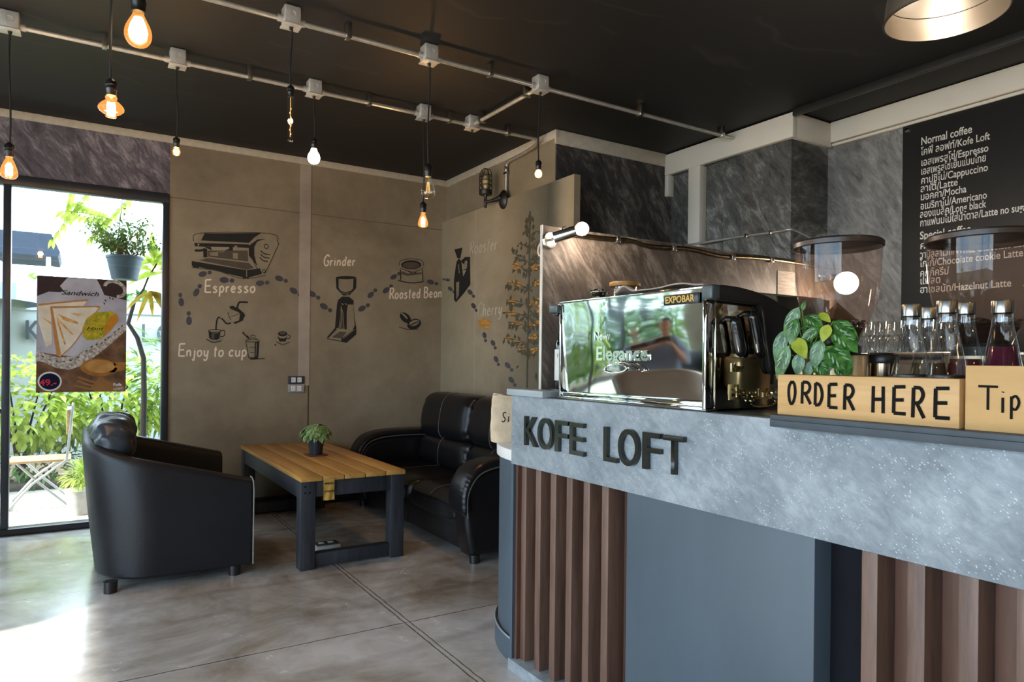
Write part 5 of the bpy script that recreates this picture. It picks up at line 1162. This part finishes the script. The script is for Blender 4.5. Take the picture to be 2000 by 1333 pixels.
# coffee tree
lv, br, gd = [], [([(424, 1290), (428, 1100), (432, 850), (436, 640), (440, 420)], 7)], []
rnd = random.Random(5)
def lf2(x, y, a, l): return [(x, y), (x + l*.5*math.cos(a) - l*.18*math.sin(a), y + l*.5*math.sin(a) + l*.18*math.cos(a)), (x + l*math.cos(a), y + l*math.sin(a)), (x + l*.5*math.cos(a) + l*.18*math.sin(a), y + l*.5*math.sin(a) - l*.18*math.cos(a))]
for lvl, (y, wL, wR) in enumerate(((440, 14, 16), (480, 20, 28), (520, 24, 40), (575, 52, 50), (640, 82, 60), (690, 80, 58), (770, 105, 66), (850, 108, 66), (910, 108, 66), (960, 100, 66), (1040, 118, 62), (1090, 40, 70))):
    for sgn, wd in ((-1, wL), (1, wR)):
        x0 = 436 - (y - 420)*.012; ex, ey = x0 + sgn*wd, y + rnd.uniform(-26, 4); 
        if wd > 30: br.append(([(x0, y + 22), ((x0 + ex)/2, (y + ey)/2 + 3), (ex, ey)], 3.2))
        n = max(2, int(wd/13))
        for q in range(n):
            t = (q + .6)/n; x, yy = x0 + (ex - x0)*t, y + 22 + (ey - y - 22)*t
            for s2 in (1, 1): lv.append(lf2(x, yy, rnd.choice((PI/2, PI/2, -PI/2, PI*.8, .25)) + rnd.uniform(-.5, .5), rnd.uniform(22, 42)))
        if y > 640:
            for q in range(2 if wd > 50 else 1):
                t = rnd.uniform(.35, .95); gd.append((x0 + (ex - x0)*t, y + 10 + (ey - y - 10)*t))
lv += [lf2(372, 1185, -1.0, 22), lf2(470, 1245, -1.6, 45), lf2(438, 425, -1.5, 20)]
gp = []
for x, y in gd:
    for k in range(5): gp.append(ell(x + rnd.gauss(0, 9), y + rnd.gauss(0, 6), rnd.uniform(4, 8), rnd.uniform(3, 6), 0, 8))
clipx = lambda ps: ps
painting('painted_coffee_tree', 'painted tall coffee tree with ochre berries', wp, [(P_leaf, lv, br), (P_gold, gp, [])], L5)
# ---------------------------------------------------------------- menu board
mn = thing('menu_board', 'large black menu board with white chalk-style coffee list on the right wall', 'menu', (MENUW, 1.2, 1.9))
put('board', MB().box((MENUW - .022, -.4, 1.28), (MENUW - .0005, 2.343, 2.672), .002), plain('black menu board', '232221', .45, var=.06, scale=20, stretch=(1, 1, 6)), mn)
put('screw', MB().lathe([(0, 0), (.016, 0), (.014, .005), (0, .007)], (0, 0, 0), 18, Matrix.Translation((MENUW - .022, 2.315, 2.645)) @ Matrix.Rotation(-PI/2, 4, 'Y')), M_steel, mn)
M_chalk = plain('white menu lettering', 'dcd9d0', .7, var=.03)
LINES = [((1798, 284), 'Normal coffee', 1), ((1798, 304), 'โคฟี่ ลอฟท์/Kofe Loft', 0), ((1798, 325), 'เอสเพรสโซ่/Espresso', 0), ((1798, 342), 'เอสเพรสโซ่เย็นแบบไทย', 0), ((1798, 360), 'คาปูชิโน่/Cappuccino', 0), ((1797, 376), 'ลาเต้/Latte', 0), ((1797, 392), 'มอคค่า/Mocha', 0), ((1797, 410), 'อเมริกาโน่/Americano', 0), ((1796, 426), 'ลองแบล็ค/Long black', 0), ((1796, 443), 'กาแฟนมไม่ใส่น้ำตาล/Latte no sugar', 0),
         ((1796, 468), 'Special coffee', 1), ((1796, 487), 'คาราเมล', 0), ((1796, 505), 'วานิลลาไวท์/White chocolate Latte', 0), ((1796, 522), 'โกโก้/Chocolate cookie Latte', 0), ((1796, 541), 'คุกกี้ครีม', 0), ((1796, 556), 'แฟลต', 0), ((1796, 573), 'ฮาเซลนัท/Hazelnut Latte', 0)]
WIDTHS = {0: 1898, 1: 1933, 2: 1930, 3: 1925, 4: 1929, 5: 1870, 6: 1887, 7: 1927, 8: 1926, 9: 2012, 10: 1896, 12: 2015, 13: 1998, 16: 1975, 14: 1852, 15: 1836, 11: 1860}
for i, ((px, py), s, big) in enumerate(LINES):
    o = onX(px, py, MENUW - .0235); sz = .066 if big else .060
    mb = MB().text(s, sz, (0, 0, 0), (0, -1, 0), (0, 0, 1), .0008, weight=.0010 if big else .0007)
    if not mb.bm.verts: continue
    w0 = max(-v.co.y for v in mb.bm.verts); e = onX(WIDTHS[i], py - (WIDTHS[i] - px)*.215, MENUW - .0235); tgt = o.y - e.y
    for v in mb.bm.verts: v.co = Vector((o.x, o.y + v.co.y*tgt/w0, o.z + v.co.z))
    put('menu_line', mb, M_chalk, mn, smooth=False)
# ---------------------------------------------------------------- poster on the window
def paper(name, c, **k):
    m = NT(name); f = m.noise(m.coords(), k.get('scale', 20), 4); a = lin(c); b_ = lin(k['c2']) if 'c2' in k else tuple(v*.85 for v in a)
    col = m.ramp(f, [(.35, b_), (.65, a)]); d = m.n('ShaderNodeBsdfDiffuse'); m.link(col, d.inputs[0]); t = m.n('ShaderNodeBsdfTranslucent'); m.link(col, t.inputs[0])
    mx = m.n('ShaderNodeMixShader'); mx.inputs[0].default_value = .25; m.link(d.outputs[0], mx.inputs[1]); m.link(t.outputs[0], mx.inputs[2]); m.link(mx.outputs[0], m.out.inputs[0]); return m.m
po = thing('sandwich_poster', 'sandwich poster with price 49 stuck on the window glass', 'poster', (.03, 5.69, 1.35))
def LP(o): return lambda x, y: onY(60 + x/5.125, 520 + y/5.125, 5.688 - o)
def pl(name, c, polys, strokes, o, label=None, **k):
    mb = MB(); f = LP(o)
    for p in polys: mb.poly([f(*q) for q in p])
    f = LP(o + .0003)
    for pts, wd in strokes: mb.stroke(pts, wd, f, smooth=len(pts) > 2)
    return put(name, mb, paper('poster ' + name + ' ' + c, c, **k), po, smooth=False, label=label)
f0 = LP(0); tl, tr, br_, bl = f0(62, 92), f0(960, 150), f0(942, 1262), f0(42, 1268)
put('sheet', MB().box((tl.x, 5.6885, bl.z), (tr.x, 5.694, tl.z)), paper('poster wood', '8a6a50', c2='5f4635', scale=9), po)
pl('dark_background', '4a3d3c', [[(62, 94), (960, 150), (958, 420), (62, 300)]], [], .0005)
pl('cloth', 'c8c6cc', [[(62, 300), (180, 255), (290, 262), (330, 250), (290, 200), (365, 118), (660, 135), (690, 190), (735, 290), (960, 345), (956, 560), (800, 700), (560, 850), (420, 905), (260, 890), (140, 870), (55, 850)]], [], .0010, c2='aba9b4', scale=6)
pl('basket_edge', 'd9d0c4', [[(48, 830), (140, 880), (280, 915), (430, 905), (600, 800), (800, 690), (956, 560), (955, 640), (800, 780), (650, 900), (500, 1000), (380, 1040), (250, 1020), (120, 960), (45, 950)]], [(ell(840, 230, 105, 72, .4, 24, PI*.95, PI*2.35), 34)], .0015, c2='8d8378', scale=55, label='pale woven basket edge')
pl('basket_holes', '4a3d38', [ell(x, y, 14, 6, a, 8) for x, y, a in ((120, 905, .3), (190, 940, .2), (260, 955, .1), (330, 958, 0), (400, 945, -.2), (470, 915, -.4), (560, 850, -.6), (610, 810, -.6), (660, 785, -.6), (710, 770, -.6), (745, 740, -.6), (780, 715, -.6), (840, 660, -.6), (880, 630, -.7), (910, 600, -.7), (745, 345, 1), (790, 320, 1), (820, 330, 1), (735, 375, 1))], [], .0020)
pl('bread', 'ece3d2', [[(68, 375), (575, 335), (520, 400), (200, 405), (210, 780), (150, 810), (75, 560)], [(190, 410), (660, 400), (690, 415), (420, 790), (290, 910), (255, 890)]], [], .0024, c2='dccfb4', scale=10, label='white sandwich bread')
pl('crust', 'c58f55', [[(70, 378), (580, 330), (570, 352), (300, 372), (72, 400)], [(195, 402), (690, 400), (680, 420), (640, 412), (230, 425)], [(190, 410), (215, 405), (300, 880), (285, 912), (255, 890)]], [([(690, 412), (560, 590), (420, 790), (290, 908)], 10)], .0028)
pl('toast_marks', 'c9873a', [[(260, 475), (470, 560), (480, 585), (330, 545)], [(270, 520), (430, 685), (410, 690), (290, 570)], [(390, 470), (520, 480), (470, 500)], [(255, 480), (350, 780), (335, 790), (262, 560)], [(105, 510), (200, 560), (205, 590)]], [], .0032, c2='e6c58a', scale=18)
pl('omelette', 'd6b53a', [[(515, 620), (560, 520), (640, 465), (800, 452), (860, 480), (875, 540), (800, 640), (700, 730), (560, 745), (520, 700)]], [], .0030, c2='8f9a2f', scale=45, label='yellow omelette')
pl('omelette_edge', 'cf8f34', [[(740, 590), (800, 500), (855, 480), (876, 545), (800, 645), (720, 715)]], [], .0034)
pl('spoon', 'b98247', [ell(680, 1015, 185, 88, .02), [(830, 965), (945, 962), (942, 1040), (850, 1060), (780, 1080)]], [], .0030, c2='95602f', scale=8, label='wooden spoon')
pl('spoon_bowl', 'a56d38', [ell(690, 1005, 150, 66, .02)], [], .0034, c2='c99a5c', scale=6)
pl('fork', '9f7348', [[(690, 1110), (800, 1160), (940, 1200), (942, 1255), (640, 1258), (600, 1215)]], [([(470, 1110), (600, 1155), (700, 1175)], 20), ([(460, 1150), (580, 1190), (690, 1210)], 20), ([(430, 1195), (560, 1225), (660, 1240)], 20)], .0032, label='wooden fork')
pl('price_ring', 'e9e6e4', [ell(188, 1156, 122, 98)], [], .0032)
pr_ = pl('price_disc', '23253a', [ell(188, 1156, 104, 82)], [], .0036, label='dark price disc')
f = LP(.0044)
mb = MB().text('49.-', .058, f(84, 1196), (1, 0, 0), (0, 0, 1), 0, weight=.0012, sx=1.1); put('price', mb, paper('poster red', 'd8404e'), po, smooth=False, label='red price 49.-')
mb = MB().text('Sandwich', .046, LP(.0042)(300, 285), (1, 0, 0), (0, 0, 1), 0, weight=.0004, shear=.35, sx=1.28); put('title', mb, paper('poster ink', '3a3436'), po, smooth=False, label='slanted title Sandwich')
mb = MB().text('Ham', .036, LP(.0042)(550, 640), (1, 0, 0), (0, 0, 1), 0, shear=.4, sx=1.4); put('title', mb, paper('poster ink dark', '2f2a1c'), po, smooth=False)
mb = MB().text('Kofe', .027, LP(.0042)(822, 1198), (1, 0, 0), (0, 0, 1), 0, weight=.001, sx=1.0).text('LOFT', .024, LP(.0042)(826, 1242), (1, 0, 0), (0, 0, 1), 0, weight=.0006, sx=1.05); put('shop_logo', mb, paper('poster white', 'dfe2ea'), po, smooth=False)
# ---------------------------------------------------------------- outside: terrace, garden, wall
M_pave = plain('pale paving', 'b9b2a7', .8, var=.05, scale=3)
struct('ground_terrace', MB().box((-9, 5.78, -.14), (6, 7.6, -.02)), M_pave)
struct('ground_soil', MB().box((-14, 7.6, -.16), (8, 14, -.04)).box((-14, -8, -.16), (-3.3, 7.6, -.041)), plain('garden soil', '6d6152', .9, var=.2))
struct('trim_11', MB().box((-9, 7.6, -.14), (6, 7.72, .05)), plain('dark kerb', '5d5a57', .8))
gw = struct('wall_garden', MB().box((-12, 9.6, -.05), (6, 9.75, 1.86)).box((-12, 9.57, 1.72), (6, 9.78, 1.87)), plain('pale grey garden wall', 'bcc4c4', .8, var=.05, scale=2))
struct('roof_eave', MB().box((-3.6, 5.88, 2.86), (6.2, 6.9, 2.95)), M_beam)
M_sign = plain('grey sign letter', '4d575c', .6)
gl = thing('wall_sign', 'large grey wall letters on the garden wall outside, partly behind the poster', 'sign', (.1, 9.57, 1.4))
k0, k1, l0, l1 = onY(47, 645, 9.55).x, onY(72, 645, 9.55).x, onY(275, 645, 9.55).x, onY(300, 645, 9.55).x
for ch, xa in (('K', k0), ('O', k0 + .19), ('F', k0 + .40), ('E', k0 + .57), ('L', l0), ('O', l0 + .17), ('F', l0 + .38), ('T', l0 + .53)):
    mb = MB().text(ch, .30, (xa, 9.555, 1.39), (1, 0, 0), (0, 0, 1), .03, weight=.006, sx=.72); put('letter', mb, M_sign, gl, ang=30)
G_lime = leafmat('bright garden leaf', '9ab23f', 'cfe072', .45, .45, 9)
G_mid = leafmat('mid green garden leaf', '4b702a', '7b9a42', .45, .4, 9)
G_dark = leafmat('dark green garden leaf', '2f5a2c', '55803f', .45, .3, 9)
G_yel = leafmat('yellow leaf', '8f7a1f', 'b09a35', .45, .4, 12)
M_bark = plain('dark grey bark', '211c18', .9, var=.3, scale=20, bstr=.5)
def bush(mat_, label, c, rad, n, ls, seed, lw=.5, name='bush', grp='garden bushes outside the windows', trunk=True, dr=.4):
    b = thing(name, label, 'bush' if name == 'bush' else 'tree', (c[0], c[1], 0), grp); rr = random.Random(seed); mb = MB()
    for k in range(n):
        a, e = rr.uniform(0, 2*PI), math.asin(rr.uniform(-.9, 1)); q = rr.uniform(.45, 1)**.6
        dv = Vector((math.cos(a)*math.cos(e), math.sin(a)*math.cos(e), math.sin(e))); p = Vector(c) + Vector((dv.x*rad[0], dv.y*rad[1], dv.z*rad[2]))*q
        if p.z < .03: continue
        leaf(mb, p, dv + Vector((rr.uniform(-.7, .7), rr.uniform(-.7, .7), rr.uniform(-.5, .4))), Vector((rr.uniform(-.3, .3), rr.uniform(-.3, .3), 1)), ls*rr.uniform(.7, 1.3), ls*lw*rr.uniform(.8, 1.2), dr, .1, 3)
    put('foliage', mb, mat_, b, ang=80)
    if trunk:
        mb = MB()
        for k in range(4):
            a = k*1.7 + seed; mb.tube([(c[0], c[1], -.045), (c[0] + .06*math.cos(a), c[1] + .06*math.sin(a), c[2]*.5), (c[0] + rad[0]*.4*math.cos(a), c[1] + rad[1]*.4*math.sin(a), c[2] + rad[2]*.3)], [.018, .013, .006], 6)
        put('stem', mb, M_bark, b)
    return b
bush(G_lime, 'bright lime bush behind the terrace chair', (-.45, 8.0, .72), (.62, .4, .48), 1100, .085, 1, .62)
bush(G_lime, 'bright lime bush showing right of the terrace chair below the poster', (.28, 8.15, .78), (.6, .4, .45), 1000, .085, 2, .62)
bush(G_mid, 'strappy green plant low beside the window frame', (.95, 8.2, .95), (.5, .4, .6), 300, .26, 3, .16)
bush(G_dark, 'low dark ferny clump at the foot of the lime bushes', (-.3, 7.85, .12), (.75, .22, .22), 420, .14, 4, .22, trunk=False)
bush(G_lime, 'bright lime bush at the far left of the window', (-1.4, 8.0, .85), (.6, .45, .6), 1000, .085, 5, .62)
xs = [-2.4, -3.3, -4.3, -5.4]
for k, x in enumerate(xs): bush((G_mid, G_lime, G_dark, G_mid)[k], 'garden bush along the wall, seen only in the polished steel', (x, 7.9 + .2*(k % 2), 1.15 + .1*k), (.62, .45, 1.1), 900, .19, 20 + k, .3)
for k in range(3): bush((G_mid, G_dark, G_lime)[k % 3], 'garden bush beyond the side glazing, seen only in reflections', (-5.2 - .4*(k % 2), -1.8 + k*2.6, .9), (.7, .8, .9), 260, .26, 40 + k, .3)
for k, (x, yv, z, r_) in enumerate(((-2.9, 13.6, 3.0, 1.5), (-.75, 12.3, 1.8, .7), (.75, 12.4, 1.7, .6), (-6.8, 12.2, 3, 1.6), (2.3, 12.4, 1.75, .7), (-.9, 15.2, 1.9, .8))):
    bush(G_mid if k % 2 else G_dark, 'tree crown rising behind the garden wall', (x, yv, z), (r_, r_, r_*.8), 520, .24, 80 + k, .35, 'garden_tree', 'trees behind the garden')
# slim dark trunk with a leafy crown close to the glass
tr_ = thing('slender_tree', 'slim dark trunk with spiky lime and yellow leaves beside the window frame', 'tree', (.62, 7.3, 0))
tk = [onY(*p, 7.3) for p in ((279, 850), (281, 780), (280, 700), (268, 660), (250, 632), (262, 590), (280, 565))]
put('trunk', MB().tube([Vector((tk[0].x, 7.3, -.03))] + tk, [.03, .028, .025, .022, .020, .018, .016, .01], 8), M_bark, tr_)
mb = MB(); mb2 = MB(); rr = random.Random(6); hub = onY(288, 545, 6.9); hub2 = onY(306, 515, 6.9)
for k in range(11):
    a = rr.uniform(-2.9, .4); leaf(mb2, onY(292, 568, 6.8), Vector((math.cos(a)*.9, rr.uniform(-.3, .3), math.sin(a))), (0, -1, .4), rr.uniform(.16, .30), .035, .3, .1, 6)
for k in range(24):
    a = rr.uniform(-1.2, 3.6); leaf(mb, hub2 + Vector((rr.uniform(-.05, .1), 0, rr.uniform(-.08, .08))), Vector((math.cos(a), rr.uniform(-.4, .3), math.sin(a)*.8)), (0, -1, .5), rr.uniform(.18, .34), .045, .35, .1, 6)
put('foliage', mb, G_lime, tr_, ang=80); put('yellow_leaves', mb2, G_yel, tr_, ang=80, label='yellow drooping leaves')
put('branch', MB().tube([tk[-1], hub, hub2], [.010, .009, .006], 6), M_bark, tr_)
# hanging pot
hp = thing('hanging_planter', 'blue grey hanging pot of wispy twiggy plant outside the window top', 'planter', (.32, 6.45, 1.85))
hc = onY(243, 525, 6.45)
put('pot', MB().lathe([(0, -.09), (.095, -.09), (.13, .075), (.137, .078), (.137, .098), (.128, .098), (.125, .08), (0, .07)], tuple(hc), 28), plain('blue grey plastic pot', '3b525e', .5), hp)
mb = MB(); st = MB(); rr = random.Random(9)
for k in range(60):
    a = rr.uniform(0, 2*PI); l = rr.uniform(.2, .46); e = rr.uniform(.5, 1.45); d = Vector((math.cos(a)*math.cos(e)*1.1, math.sin(a)*math.cos(e), math.sin(e)))
    p0 = hc + Vector((rr.uniform(-.09, .09), rr.uniform(-.09, .09), .08)); pts = [p0 + d*l*t + Vector((0, 0, -.05*t*t)) + Vector((rr.uniform(-.01, .01),)*3) for t in (0, .3, .6, 1)]
    st.tube(pts, .0022, 4)
    for q in range(22):
        t = rr.uniform(.3, 1); leaf(mb, p0 + d*l*t + Vector((rr.uniform(-.03, .03), rr.uniform(-.03, .03), rr.uniform(-.03, .03))), Vector((rr.uniform(-1, 1), rr.uniform(-1, 1), rr.uniform(-.6, .8))), (0, 0, 1), rr.uniform(.03, .06), .022, .3, .1, 2)
put('foliage', mb, G_mid, hp, ang=80); put('twigs', st, plain('dry twig', '8a7558', .9), hp)
mb = MB()
for k in range(3):
    a = k*2*PI/3; mb.tube([hc + Vector((.132*math.cos(a), .132*math.sin(a), .09)), Vector((hc.x, hc.y, 2.70)), Vector((hc.x, hc.y, 2.86))], .0025, 5)
put('hanging_wire', mb, M_steelb, hp)
# drooping leafy branch of a tree at the top
ob = thing('overhanging_branch', 'thin overhanging branch with small pale green leaflets near the window top', 'branch', (-.3, 7.0, 2.6))
mb = MB(); st = MB(); rr = random.Random(14)
for (pa, pb) in (((200, 340), (100, 470)), ((150, 330), (130, 420)), ((260, 380), (175, 465)), ((220, 430), (120, 412)), ((215, 420), (150, 395))):
    A, B = onY(*pa, 7.2), onY(*pb, 7.2); st.tube([A, A.lerp(B, .5) + Vector((0, 0, .02)), B], .003, 5)
    for q in range(9):
        t = q/9 + .08; p = A.lerp(B, t); d = (B-A).normalized()
        for s_ in (-1, 1): leaf(mb, p, d*.5 + Vector((s_*.3, .3*s_, -.8)), (0, -1, .3), .09, .032, .2, .1, 3)
st.tube([onY(200, 340, 7.2), onY(260, 330, 7.4), Vector((1.4, 7.4, 3.2)), Vector((1.5, 7.4, 0))], .02, 6)
put('leaflets', mb, G_lime, ob, ang=80); put('twigs', st, M_bark, ob)
# parasols
def parasol(label, c, r_, h, col, zt, rot=.3):
    p = thing('garden_parasol', label, 'parasol', (c[0], c[1], 0), 'parasols in the garden'); m = plain('canopy ' + col, col, .8, var=.05)
    mb = MB(); n = 8; R_ = [(0, h), (r_*.5, h - zt*.42), (r_, h - zt)]
    mb.lathe([(r, z) for r, z in R_[::-1]], (c[0], c[1], 0), n); mb.lathe([(r_, h - zt), (r_*1.0, h - zt - .16)], (c[0], c[1], 0), n)
    o = put('canopy', mb, m, p, smooth=False); put('pole', MB().tube([(c[0], c[1], -.04), (c[0], c[1], h)], .02, 10), M_white, p); put('base', MB().lathe([(0, -.03), (.25, -.03), (.25, .02), (.03, .05), (0, .05)], (c[0], c[1], 0), 20), M_plast, p)
aw = thing('garden_awning', 'dark blue fabric awning showing above the white parasol at the window left', 'awning', (-1.6, 10.6, 0))
a0, a1, a2 = onY(103, 471, 10.6), onY(119, 504, 10.6), onY(24, 468, 10.6)
put('canopy', MB().prism([(a0.x - 3.2, a0.z + .02), (a0.x, a0.z), (a1.x, a1.z), (a1.x - .02, a1.z - .06), (a0.x - 3.2, a1.z - .05)], 1, 10.0, 11.2), plain('navy canvas', '28323f', .8, var=.1), aw, smooth=False)
for xx in (a1.x - .12, a0.x - 3.0):
    for yy in (10.1, 11.1): put('post', MB().tube([(xx, yy, -.045), (xx, yy, a1.z - .05)], .025, 8), M_white, aw)
parasol('white garden parasol at the left of the window', (-1.22, 8.9), 1.0, 2.42, '9fabc2', .52)
# terrace chair
fc = thing('terrace_chair', 'metal folding terrace chair with wooden seat outside the window', 'chair', (-.25, 6.85, 0))
M_slatw = woodmat('pale teak', 'd9b98a', 'b98f5c', axis=0, scale=6)
M_rail = plain('pale grey painted metal', 'b9bcbd', .4)
mb = MB()
for k in range(4): mb.box((-.46, 6.66 + k*.095, .345), (-.04, 6.74 + k*.095, .365), .004)
put('seat', mb, M_slatw, fc); put('backrest', MB().box((-.075, 6.66, .56), (-.032, 7.03, .77), .014), M_slatw, fc)
for yv in (6.655, 7.045):
    put('leg', MB().tube([(-.03, yv, .80), (-.07, yv, .36), (-.30, yv, .18), (-.46, yv, -.018)], .010, 8), M_rail, fc)
    put('leg', MB().tube([(-.40, yv + .01, .35), (-.24, yv + .01, .17), (-.05, yv + .01, -.018)], .010, 8), M_rail, fc)
for x in (-.455, -.055): put('stretcher', MB().tube([(x, 6.655, -.008), (x, 7.045, -.008)], .010, 8), M_rail, fc)
# fern in pale pot beside the door
fn = thing('potted_fern', 'fluffy bright fern in a pale pot outside, just left of the armchair', 'plant', (.15, 6.35, 0))
fcx = onY(158, 965, 6.3)
put('pot', MB().lathe([(0, -.019), (.08, -.019), (.11, .16), (.115, .17), (.10, .17), (0, .15)], (fcx.x, 6.3, 0), 24), plain('pale stone pot', 'c9c9c6', .7), fn)
mb = MB(); rr = random.Random(17)
for k in range(420):
    a, e = rr.uniform(0, 2*PI), rr.uniform(-.3, 1.5); dv = Vector((math.cos(a)*math.cos(e), math.sin(a)*math.cos(e), math.sin(e))); leaf(mb, Vector((fcx.x, 6.3, .24)) + dv*rr.uniform(.02, .13), dv, (0, 0, 1), .07, .012, .4, .1, 3)
put('foliage', mb, G_lime, fn, ang=80)
# ---------------------------------------------------------------- left of the picture, seen in the polished panel: beige chair and seated person
M_beige = leather('beige leather', '9c9186', .45)
ga = thing('armchair', 'beige leather tub chair left of the picture, mirrored in the espresso machine', 'armchair', (-1.25, 4.2, 0))
_o = Vector((0, 0, 0)); OFF[ga.name] = _o
xf2, ya2, yb2 = tub('tub', ga, -.4, -.45, .90, .80, M_beige)
for fx, fy in ((-.28, -.38), (.33, -.38), (-.28, .38), (.33, .38)): put('foot', MB().lathe([(0, 0), (.03, 0), (.033, .058), (0, .06)], (fx, fy, 0), 16), M_plast, ga)
ga.location = (-1.25, 4.2, 0); ga.rotation_euler = (0, 0, R(140))
bs_ = thing('bench_sofa', 'dark bench sofa under the person left of the picture', 'sofa', (-2.0, 5.0, 0))
put('seat', MB().box((-2.37, 4.4, .06), (-1.72, 5.6, .40), .04, 3), M_lea, bs_); put('back', MB().box((-2.54, 4.4, .06), (-2.32, 5.6, .80), .05, 3), M_lea, bs_)
# person
pe = thing('person', 'seated person in a grey shirt leaning forward with hands together, mirrored in the espresso machine', 'person', (-1.97, 4.97, 0))
OFF[pe.name] = Vector()
M_skin = plain('skin', 'b98363', .5, var=.05); M_shirt = plain('grey shirt cloth', '8d93a3', .85, var=.08); M_pants = plain('dark trousers', '2b2e36', .85); M_hair = plain('black hair', '15120f', .5)
def skin(name, verts, edges, mat, par, root=0, sub=2):
    me = bpy.data.meshes.new(name); me.from_pydata([v[0] for v in verts], edges, []); o = bpy.data.objects.new(name, me); C.objects.link(o); o.parent = par; me.materials.append(mat)
    md = o.modifiers.new('skin', 'SKIN'); md.use_smooth_shade = True; ly = me.skin_vertices[0] if me.skin_vertices else None
    if ly is None:
        bm = bmesh.new(); bm.from_mesh(me); L = bm.verts.layers.skin.verify(); bm.to_mesh(me); bm.free(); ly = me.skin_vertices[0]
    for i, v in enumerate(verts):
        r = v[1]; ly.data[i].radius = r if isinstance(r, tuple) else (r, r); ly.data[i].use_root = (i == root)
    s = o.modifiers.new('sub', 'SUBSURF'); s.levels = s.render_levels = sub; return o
# local frame: +x forward, z up; pelvis at origin height .46
V = [((0, 0, .50), (.15, .12)), ((.02, 0, .64), (.145, .105)), ((.06, 0, .80), (.16, .11)), ((.10, 0, .94), (.15, .095)), ((.13, 0, 1.02), (.065, .06)), ((.155, 0, 1.09), (.05, .05)),
     ((.11, .17, .955), .062), ((.20, .25, .74), .047), ((.36, .11, .90), .036), ((.40, .05, .94), .026),
     ((.11, -.17, .955), .062), ((.20, -.25, .74), .047), ((.36, -.11, .90), .036), ((.40, -.05, .94), .026),
     ((.04, .10, .48), .095), ((.44, .13, .49), .072), ((.46, .13, .27), .055), ((.45, .13, .08), .04),
     ((.04, -.10, .48), .095), ((.44, -.13, .49), .072), ((.46, -.13, .27), .055), ((.45, -.13, .08), .04), ((.52, .13, .035), .036), ((.58, .13, .028), .028), ((.52, -.13, .035), .036), ((.58, -.13, .028), .028),
     ((.172, 0, 1.14), (.080, .088)), ((.178, 0, 1.215), (.092, .108)), ((.170, 0, 1.285), (.092, .110)), ((.165, 0, 1.33), (.070, .085))]
E_ = [(0, 1), (1, 2), (2, 3), (3, 4), (4, 5), (3, 6), (6, 7), (7, 8), (8, 9), (3, 10), (10, 11), (11, 12), (12, 13), (0, 14), (14, 15), (15, 16), (16, 17), (0, 18), (18, 19), (19, 20), (20, 21), (17, 22), (22, 23), (21, 24), (24, 25), (5, 26), (26, 27), (27, 28), (28, 29)]
body = skin('body', V, E_, M_skin, pe)
fv = []
def grown(v, k): return (v[0], tuple(x + k for x in v[1]) if isinstance(v[1], tuple) else v[1] + k)
sv = [0, 1, 2, 3, 6, 7, 10, 11]; S_ = [grown(V[i], .022) for i in sv] + [(Vector((.27, .18, .81)), .056), (Vector((.27, -.18, .81)), .056), (Vector((.125, 0, .995)), .078)]
skin('shirt', S_, [(0, 1), (1, 2), (2, 3), (3, 4), (4, 5), (5, 8), (3, 6), (6, 7), (7, 9), (3, 10)], M_shirt, pe)
pv = [0, 14, 15, 16, 17, 18, 19, 20, 21]; skin('trousers', [grown(V[i], .024) for i in pv], [(0, 1), (1, 2), (2, 3), (3, 4), (0, 5), (5, 6), (6, 7), (7, 8)], M_pants, pe)
for s in (1, -1):
    put('shoe', MB().grid(lambda u, v, s=s: Vector((.50 + .13*math.cos(u*2*PI)*math.sin(v*PI), s*.13 + .045*math.sin(u*2*PI)*math.sin(v*PI), max(.0, .045 + .048*math.cos(v*PI)))), 24, 14, True), M_plast, pe)
    hx, hy, hz = .415, s*.045, .952
    for k in range(4):
        yb = hy + s*(.012 - .0)*0; z0 = hz + .024 - k*.016
        skin('finger', [((hx, hy, z0), .0085), ((hx + .035, hy - s*.005, z0 + .002), .0085), ((hx + .060, hy - s*.020, z0 - .002), .008), ((hx + .066 - .004*k, hy - s*.040, z0 - .004), .007)], [(0, 1), (1, 2), (2, 3)], M_skin, pe, sub=1)
    skin('thumb', [((hx - .005, hy, hz + .02), .010), ((hx + .02, hy - s*.018, hz + .038), .0095), ((hx + .045, hy - s*.026, hz + .044), .008)], [(0, 1), (1, 2)], M_skin, pe, sub=1)
    put('palm', pillow((hx + .002, hy, hz), (.085, .030, .075), 2.6, nu=20, nv=14), M_skin, pe)
    put('ear', MB().ball((.172, s*.090, 1.21), .02, (.7, .4, 1.3), 12, 8), M_skin, pe)
    put('eye', MB().ball((.258, s*.032, 1.225), .011, (1, 1, .8), 12, 8), plain('dark eye', '1a1310', .2), pe)
put('nose', MB().prism([(.25, 1.225), (.287, 1.190), (.280, 1.182), (.25, 1.183)], 1, -.012, .012, .004), M_skin, pe)
put('mouth', MB().tube([(.248, -.022, 1.150), (.258, 0, 1.148), (.248, .022, 1.150)], .005, 6), plain('lips', '8c4f42', .5), pe)
put('hair', MB().grid(lambda u, v: Vector((.158 + .108*math.cos(u*2*PI)*math.sin(v*1.65) - .012, .098*math.sin(u*2*PI)*math.sin(v*1.65), 1.275 + .105*math.cos(v*1.65) - .03*(1 - math.cos(u*2*PI))*v*.8)), 28, 12, True), M_hair, pe)
put('phone', MB().box((.465, -.075, .955), (.473, .075, 1.035), .004), M_plast, None)
ph = bpy.data.objects['phone']; M_ = Matrix.Translation((-1.97, 4.97, 0)) @ Matrix.Rotation(R(-42), 4, 'Z'); ph.matrix_world = M_; tag(ph, 'dark phone held in the hands of the seated person', 'phone')
pe.location = (-1.97, 4.97, 0); pe.rotation_euler = (0, 0, R(-42))
